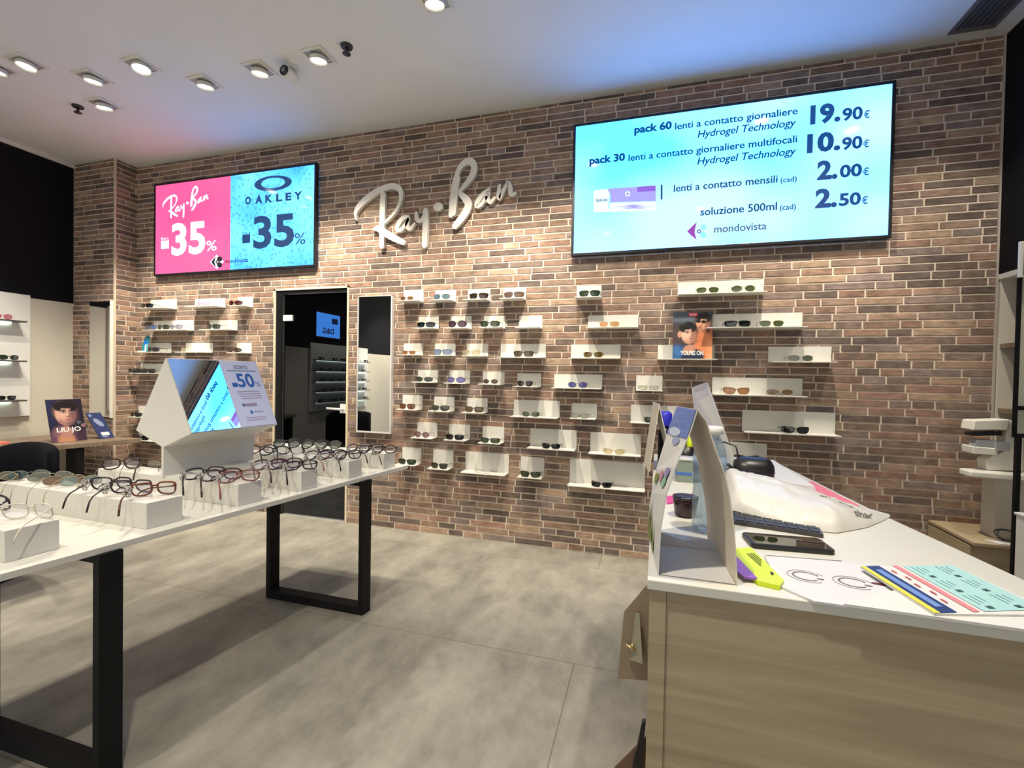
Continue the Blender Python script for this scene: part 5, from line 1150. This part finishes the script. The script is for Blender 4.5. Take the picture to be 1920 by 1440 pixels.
# back of the counter
mb = MB(); pk = [hz(1488, 912, K+.004), hz(1522, 902, K+.004), hz(1612, 948, K+.004), hz(1590, 956, K+.004)]
mb.slab([pk[0], pk[3], pk[2], pk[1]], K, K+.004, mat('pink_folder', '#e87c8c', .4)); tag(mb.build('pink_folder'), 'pink plastic folder along the counter edge behind the bag', 'folder')
mb = MB()
for i in range(4):
    z0 = K+i*.004; sh_ = .006*((i*5) % 3); mb.slab([(.33+sh_, 1.72), (.525, 1.68-sh_), (.525, 2.18), (.30+sh_, 2.2)], z0, z0+.0035, PAPER)
tag(mb.build('paper_stack'), 'loose stack of white paper at the far end of the counter', 'paper')
bs = hz(1425, 905, K+.02); bs = V3((.345, 1.66, K))
t_ = thing('barcode_scanner', 'black handheld device with a coiled cable on the counter papers', 'scanner', bs)
cs = hy(1415, 882, 1.70)
mb = MB(); mb.lathe([(.012, -.06), (.030, -.058), (.043, -.045), (.046, -.02), (.046, .03), (.040, .05), (.024, .06), (.008, .062)], (cs.x-.005, 1.70, cs.z), BLACKP, 20, 'x'); mb.build('body', t_)
mb = MB(); mb.lathe([(.010, -.09), (.028, -.085), (.030, -.065), (.020, -.055)], (cs.x-.015, 1.695, cs.z-.01), BLACKP, 16, 'x'); mb.build('head', t_)
mb = MB(); mb.tube([(cs.x-.05, 1.70, cs.z+.035), (cs.x-.055, 1.72, cs.z+.075), (cs.x-.09, 1.74, cs.z+.085), (cs.x-.13, 1.76, cs.z+.07)], .003, BLACKP, 6)
mb.tube([(cs.x-.09, 1.69, cs.z), (cs.x-.13, 1.72, cs.z+.02), (cs.x-.17, 1.75, cs.z+.045)], .005, BLACKP, 6); mb.tube([(cs.x-.08, 1.68, cs.z-.02), (cs.x-.14, 1.70, cs.z+.0), (cs.x-.17, 1.72, cs.z+.01)], .002, BLACKP, 6); mb.build('cable', t_)
q = hz(1283, 972, K); t_ = thing('tumbler', 'dark maroon tumbler standing left of the water bottle', 'tumbler', (q.x, q.y+.02, K))
zc_ = hy(1283, 935, q.y+.02).z-K
mb = MB(); mb.lathe([(.022, 0), (.026, .004), (.030, zc_*.8), (.031, zc_)], (q.x+.004, q.y+.025, K), mat('maroon_glass', '#2c0d14', .15), 20); mb.build('body', t_)
mb = MB(); mb.lathe([(.0315, zc_), (.0315, zc_+.006), (.02, zc_+.008)], (q.x+.004, q.y+.025, K), BLACKP, 20); mb.build('rim', t_)
mb = MB(); mk = [hz(1250, 930, K+.003), hz(1300, 925, K+.003), hz(1300, 936, K+.003), hz(1250, 944, K+.003)]
mb.slab([mk[3], mk[2], mk[1], mk[0]], K, K+.003, mat('magenta_card', '#d0468c', .4)); tag(mb.build('magenta_card'), 'magenta card lying behind the maroon tumbler', 'card')
xa, xb = hy(1268, 890, 1.66).x, hy(1302, 890, 1.66).x; zt2 = hy(1285, 863, 1.66).z
t_ = thing('box', 'grey-green product box with a blue band behind the tumbler', 'box', ((xa+xb)/2, 1.69, K))
mb = MB(); mb.box(xa, xb, 1.66, 1.72, K, zt2, mat('box_grey_green', '#7c8a7e', .5)); mb.build('carton', t_, .001)
mb = MB(); mb.box(xa-.0005, xb+.0005, 1.659, 1.7205, K+.025, K+.034, mat('box_blue', '#3a6ab8', .5)); mb.build('blue_band', t_)
mb = MB(); mb.box(xa-.003, xb+.003, 1.657, 1.723, zt2, zt2+.006, PAPER); mb.build('lid', t_)
q = hy(1246, 830, 1.95); z1 = hy(1246, 792, 1.95).z
t_ = thing('capped_bottle', 'black bottle with a blue cap behind the thin tent card', 'bottle', (q.x, 1.95, K))
mb = MB(); mb.lathe([(.022, 0), (.026, .01), (.026, (z1-K)*.8), (.014, (z1-K)*.92)], (q.x, 1.95, K), BLACKP, 18); mb.build('body', t_)
mb = MB(); mb.lathe([(.024, (z1-K)*.92), (.027, (z1-K)*.95), (.027, (z1-K)+.035), (.018, (z1-K)+.045)], (q.x, 1.95, K), mat('cap_blue', '#2f2fc0', .4), 18); mb.build('cap', t_)
q = hy(1287, 850, 2.0); z1 = hy(1287, 822, 2.0).z
t_ = thing('pen_cup', 'black pen cup seen through the tent card opening', 'cup', (q.x, 2.0, K))
mb = MB(); mb.lathe([(.034, 0), (.036, .004), (.038, .08), (.034, .08), (.032, .01)], (q.x, 2.0, K), BLACKP, 18); mb.build('cup', t_)
mb = MB(); mb.tube([(q.x+.008, 1.985, K+.02), (q.x+.012, 1.98, z1+.015)], .011, mat('marker_yellow', '#c8dc10', .4), 10); tag(mb.build('highlighter'), 'neon yellow highlighter in the black pen cup', 'marker')
mb = MB(); mb.tube([(q.x-.012, 2.0, K+.02), (q.x-.014, 2.01, z1+.04)], .006, mat('pen_green', '#5a6a2a', .4), 8); tag(mb.build('pen'), 'dark green pen in the black pen cup', 'pen')
# side-mounted leaflet holders on the left of the counter
BRZ = mat('holder_taupe', '#8a7a66', .5); GOLD = mat('brass', (0.75, 0.58, 0.28, 1), .3, 1.0)
t_ = thing('leaflet_holder', 'taupe easel-backed holder on the left side of the counter', 'holder', (0.0, 1.0, .82), 'holders on the counter side')
P_ = lambda x, y, yy=1.0: hy(x, y, yy)
kx = kx0+0.003
mb = MB(); mb.prism([(P_(1170, 1148)), P_(1158, 1272), V3((kx, 1.0, .715)), V3((kx, 1.0, .925))], (0, .004, 0), BRZ); mb.build('back_board', t_)
mb = MB(); mb.prism([P_(1191, 1150, .99), P_(1181, 1237, .99), P_(1205, 1245, .97), P_(1199, 1152, .985)], (0, .004, 0), mat('holder_grey', '#8c8a74', .5)); mb.build('easel_strut', t_)
mb = MB(); c = P_(1180, 1211, .985); mb.tube([c+V3((-.008, 0, .002)), c+V3((.012, -.004, -.004))], .003, GOLD, 8); mb.ball(c+V3((.006, -.004, .004)), .004, GOLD, 8); mb.build('brass_clip', t_)
t_ = thing('leaflet_holder', 'brown low holder with a black edge at the foot of the counter side', 'holder', (0.0, 1.0, .55), 'holders on the counter side')
mb = MB(); mb.prism([P_(1152, 1440), P_(1145, 1475), V3((kx+.003, 1.0, .48)), V3((kx+.003, 1.0, .60))], (0, .004, 0), mat('holder_brown', '#6b5040', .5)); mb.build('back_board', t_)
mb = MB(); mb.prism([P_(1204, 1355, .985), P_(1186, 1440, .985), P_(1200, 1460, .985), P_(1211, 1355, .985)], (0, .012, 0), BLACKP); mb.build('edge_bar', t_)

# ------------------------------------------------------------------ right side: cabinet, instrument, shelves, stand
CZ = 0.484
t_ = thing('low_cabinet', 'beige wooden low cabinet in the right corner', 'cabinet', (1.9, 3.33, 0))
mb = MB(); mb.box(1.762, 2.055, 3.145, D-0.006, 0, CZ-0.02, OAKC); mb.build('body', t_)
mb = MB(); mb.box(1.745, 2.056, 3.12, D-0.006, CZ-0.018, CZ, OAKC); mb.build('top', t_, .002)
mb = MB(); mb.box(1.744, 1.760, 3.155, D-0.012, 0.03, CZ-0.028, OAKC); mb.build('door', t_, .001)
mb = MB(); mb.box(1.752, 1.760, 3.13, 3.142, CZ-.22, CZ-.12, BLACKP); mb.build('recess_pull', t_)
IV = mat('ivory_plastic', (.74, .72, .63, 1), .4); IVG = mat('instrument_grey', (.33, .33, .34, 1), .4)
t_ = thing('lens_meter', 'ivory optical instrument on a beige column above the cabinet', 'instrument', (1.95, 3.33, CZ))
mb = MB(); mb.box(1.905, 2.05, 3.25, 3.36, CZ, .845, CREAM); mb.build('column', t_, .004)
z_ = lambda x, y: hy(x, y, 3.27).z
x_ = lambda x, y: hy(x, y, 3.27).x
mb = MB(); mb.slab([(x_(1804, 884), 3.20), (2.05, 3.16), (2.05, 3.42), (x_(1804, 884), 3.30)], z_(1850, 893), z_(1850, 882), IV); mb.build('base_plate', t_, .008, 3)
mb = MB(); mb.prism([(x_(1850, 880), 3.27, z_(1850, 882)), (2.04, 3.27, z_(1890, 882)), (2.04, 3.27, z_(1890, 790)), (x_(1888, 790), 3.27, z_(1888, 788)), (x_(1885, 845), 3.27, z_(1885, 845)), (x_(1848, 862), 3.27, z_(1848, 862))], (0, .08, 0), IV); mb.build('arm', t_, .006)
mb = MB(); mb.prism([(x_(1819, 806), 3.25, z_(1819, 806)), (x_(1885, 806), 3.25, z_(1885, 806)), (x_(1890, 786), 3.25, z_(1890, 786)), (x_(1823, 788), 3.25, z_(1823, 788))], (0, .11, 0), IV); mb.build('upper_head', t_, .006)
mb = MB(); mb.prism([(x_(1820, 852), 3.25, z_(1820, 850)), (x_(1866, 855), 3.25, z_(1866, 853)), (x_(1868, 840), 3.25, z_(1868, 840)), (x_(1819, 836), 3.25, z_(1819, 836))], (0, .10, 0), IV); mb.build('lower_head', t_, .005)
mb = MB(); mb.prism([(x_(1821, 816), 3.26, z_(1821, 817)), (x_(1876, 816), 3.26, z_(1876, 816)), (x_(1877, 808), 3.26, z_(1877, 808)), (x_(1821, 811), 3.26, z_(1821, 811))], (0, .07, 0), BLACKP); mb.tube([(x_(1860, 812), 3.25, z_(1860, 812)), (x_(1862, 805), 3.245, z_(1862, 805))], .006, BLACKP, 8); mb.build('marking_unit', t_)
mb = MB(); mb.prism([(x_(1827, 836), 3.26, z_(1827, 836)), (x_(1862, 838), 3.26, z_(1862, 838)), (x_(1864, 826), 3.26, z_(1864, 826)), (x_(1830, 824), 3.26, z_(1830, 824))], (0, .06, 0), IVG); mb.box(x_(1861, 832), x_(1886, 832), 3.24, 3.30, z_(1870, 844), z_(1870, 828), IVG); mb.build('lens_table', t_)
CAB = mat('cable_black', (.02, .02, .022, 1), .5); q = hz(1895, 975, CZ)
mb = MB(); pts = []
for i in range(34): a_ = i/33*2*PI*2.2; pts.append((1.935+(.052+.012*math.sin(i*.7))*math.cos(a_), 3.20+.022*math.sin(a_), CZ+.034+.026*math.sin(a_)+.003*i/33))
mb.tube(pts, .0045, CAB, 6); tag(mb.build('coiled_cable'), 'black coiled cable on the beige cabinet', 'cable')
mb = MB(); mb.slab([(1.86, 3.13), (2.03, 3.125), (2.04, 3.185), (1.83, 3.19)], CZ+.0005, CZ+.004, PAPER); tag(mb.build('paper_sheet'), 'white paper on the beige cabinet below the cable', 'paper')
t_ = thing('recess_shelving', 'grey-brown shelves in the right wall recess', 'shelving', (2.2, 3.3, 1.2))
for z in (1.604, 1.21):
    mb = MB(); mb.box(2.07, 2.309, 3.06, D-.022, z-.028, z, WOODG); mb.build('shelf_board', t_)
q = hx(1890, 757, 2.12)
t_ = thing('dark_gadget', 'dark slanted gadget on the lowest right recess shelf', 'gadget', (2.13, 3.40, 1.21))
mb = MB(); mb.prism([(2.09, 3.44, 1.2105), (2.09, 3.25, 1.2105), (2.09, 3.25, 1.31), (2.09, 3.34, 1.29)], (.08, 0, 0), mat('gadget_dark', (.03, .03, .04, 1), .4)); mb.build('body', t_, .003)
t_ = thing('framed_stand', 'black-framed display stand with a white-edged screen at the right picture edge', 'stand', (1.9, 2.98, 0))
a, b = hy(1902, 640, 2.98), hy(1913, 640, 2.98)
mb = MB(); zb_, zt_ = hy(1905, 820, 2.98).z, hy(1905, 455, 2.98).z
mb.box(a.x+.003, b.x-.001, 2.978, 2.983, zb_, 1.95, BLACK); mb.box(b.x, 2.3, 2.97, 3.0, zb_, zb_+.02, BLACK); mb.box(2.28, 2.305, 2.97, 3.0, zb_, 1.95, BLACK); mb.box(b.x, 2.28, 2.97, 3.0, hy(1915, 765, 2.98).z-.01, hy(1915, 765, 2.98).z+.01, BLACK); mb.build('frame', t_)
mb = MB(); mb.box(b.x, 2.28, 2.99, 2.995, zb_+.02, 1.9, mat('stand_pane', (.50, .50, .40, 1), .2)); mb.build('pane', t_)
mb = MB(); mb.box(a.x-.006, 2.3, 2.955, 2.969, hy(1905, 520, 2.95).z, zt_, PAINT); mb.build('screen_case', t_, .003)
mb = MB(); mb.box(a.x+.010, 2.29, 2.950, 2.9545, hy(1905, 520, 2.95).z+.012, zt_-.014, mix_glossy('dull_blue_screen', '#1c2740', .12)); mb.build('screen', t_)
mb = MB(); mb.box((a.x+b.x)/2+.01, (a.x+b.x)/2+.03, 2.975, 2.995, 0, zb_, BLACK); mb.box(a.x, 2.25, 2.9, 3.07, 0, .015, BLACK); mb.build('foot', t_)
t_ = thing('white_unit', 'white appliance at the right picture edge beside the cabinet', 'appliance', (1.75, 2.5, 0))
q = hy(1905, 960, 2.68)
mb = MB(); mb.box(q.x, q.x+.3, 2.58, 2.68, 0, q.z-.012, IV); mb.build('body', t_, .004)
mb = MB(); mb.box(q.x-.006, q.x+.3, 2.575, 2.685, q.z-.012, q.z, PAINT); mb.build('lid', t_, .003)
mb = MB(); mb.prism([(q.x+.01, 2.62, q.z), (q.x+.1, 2.62, q.z), (q.x+.1, 2.62, q.z+.12), (q.x+.05, 2.62, q.z+.06)], (0, .03, 0), BLACKP); mb.build('black_handle', t_)
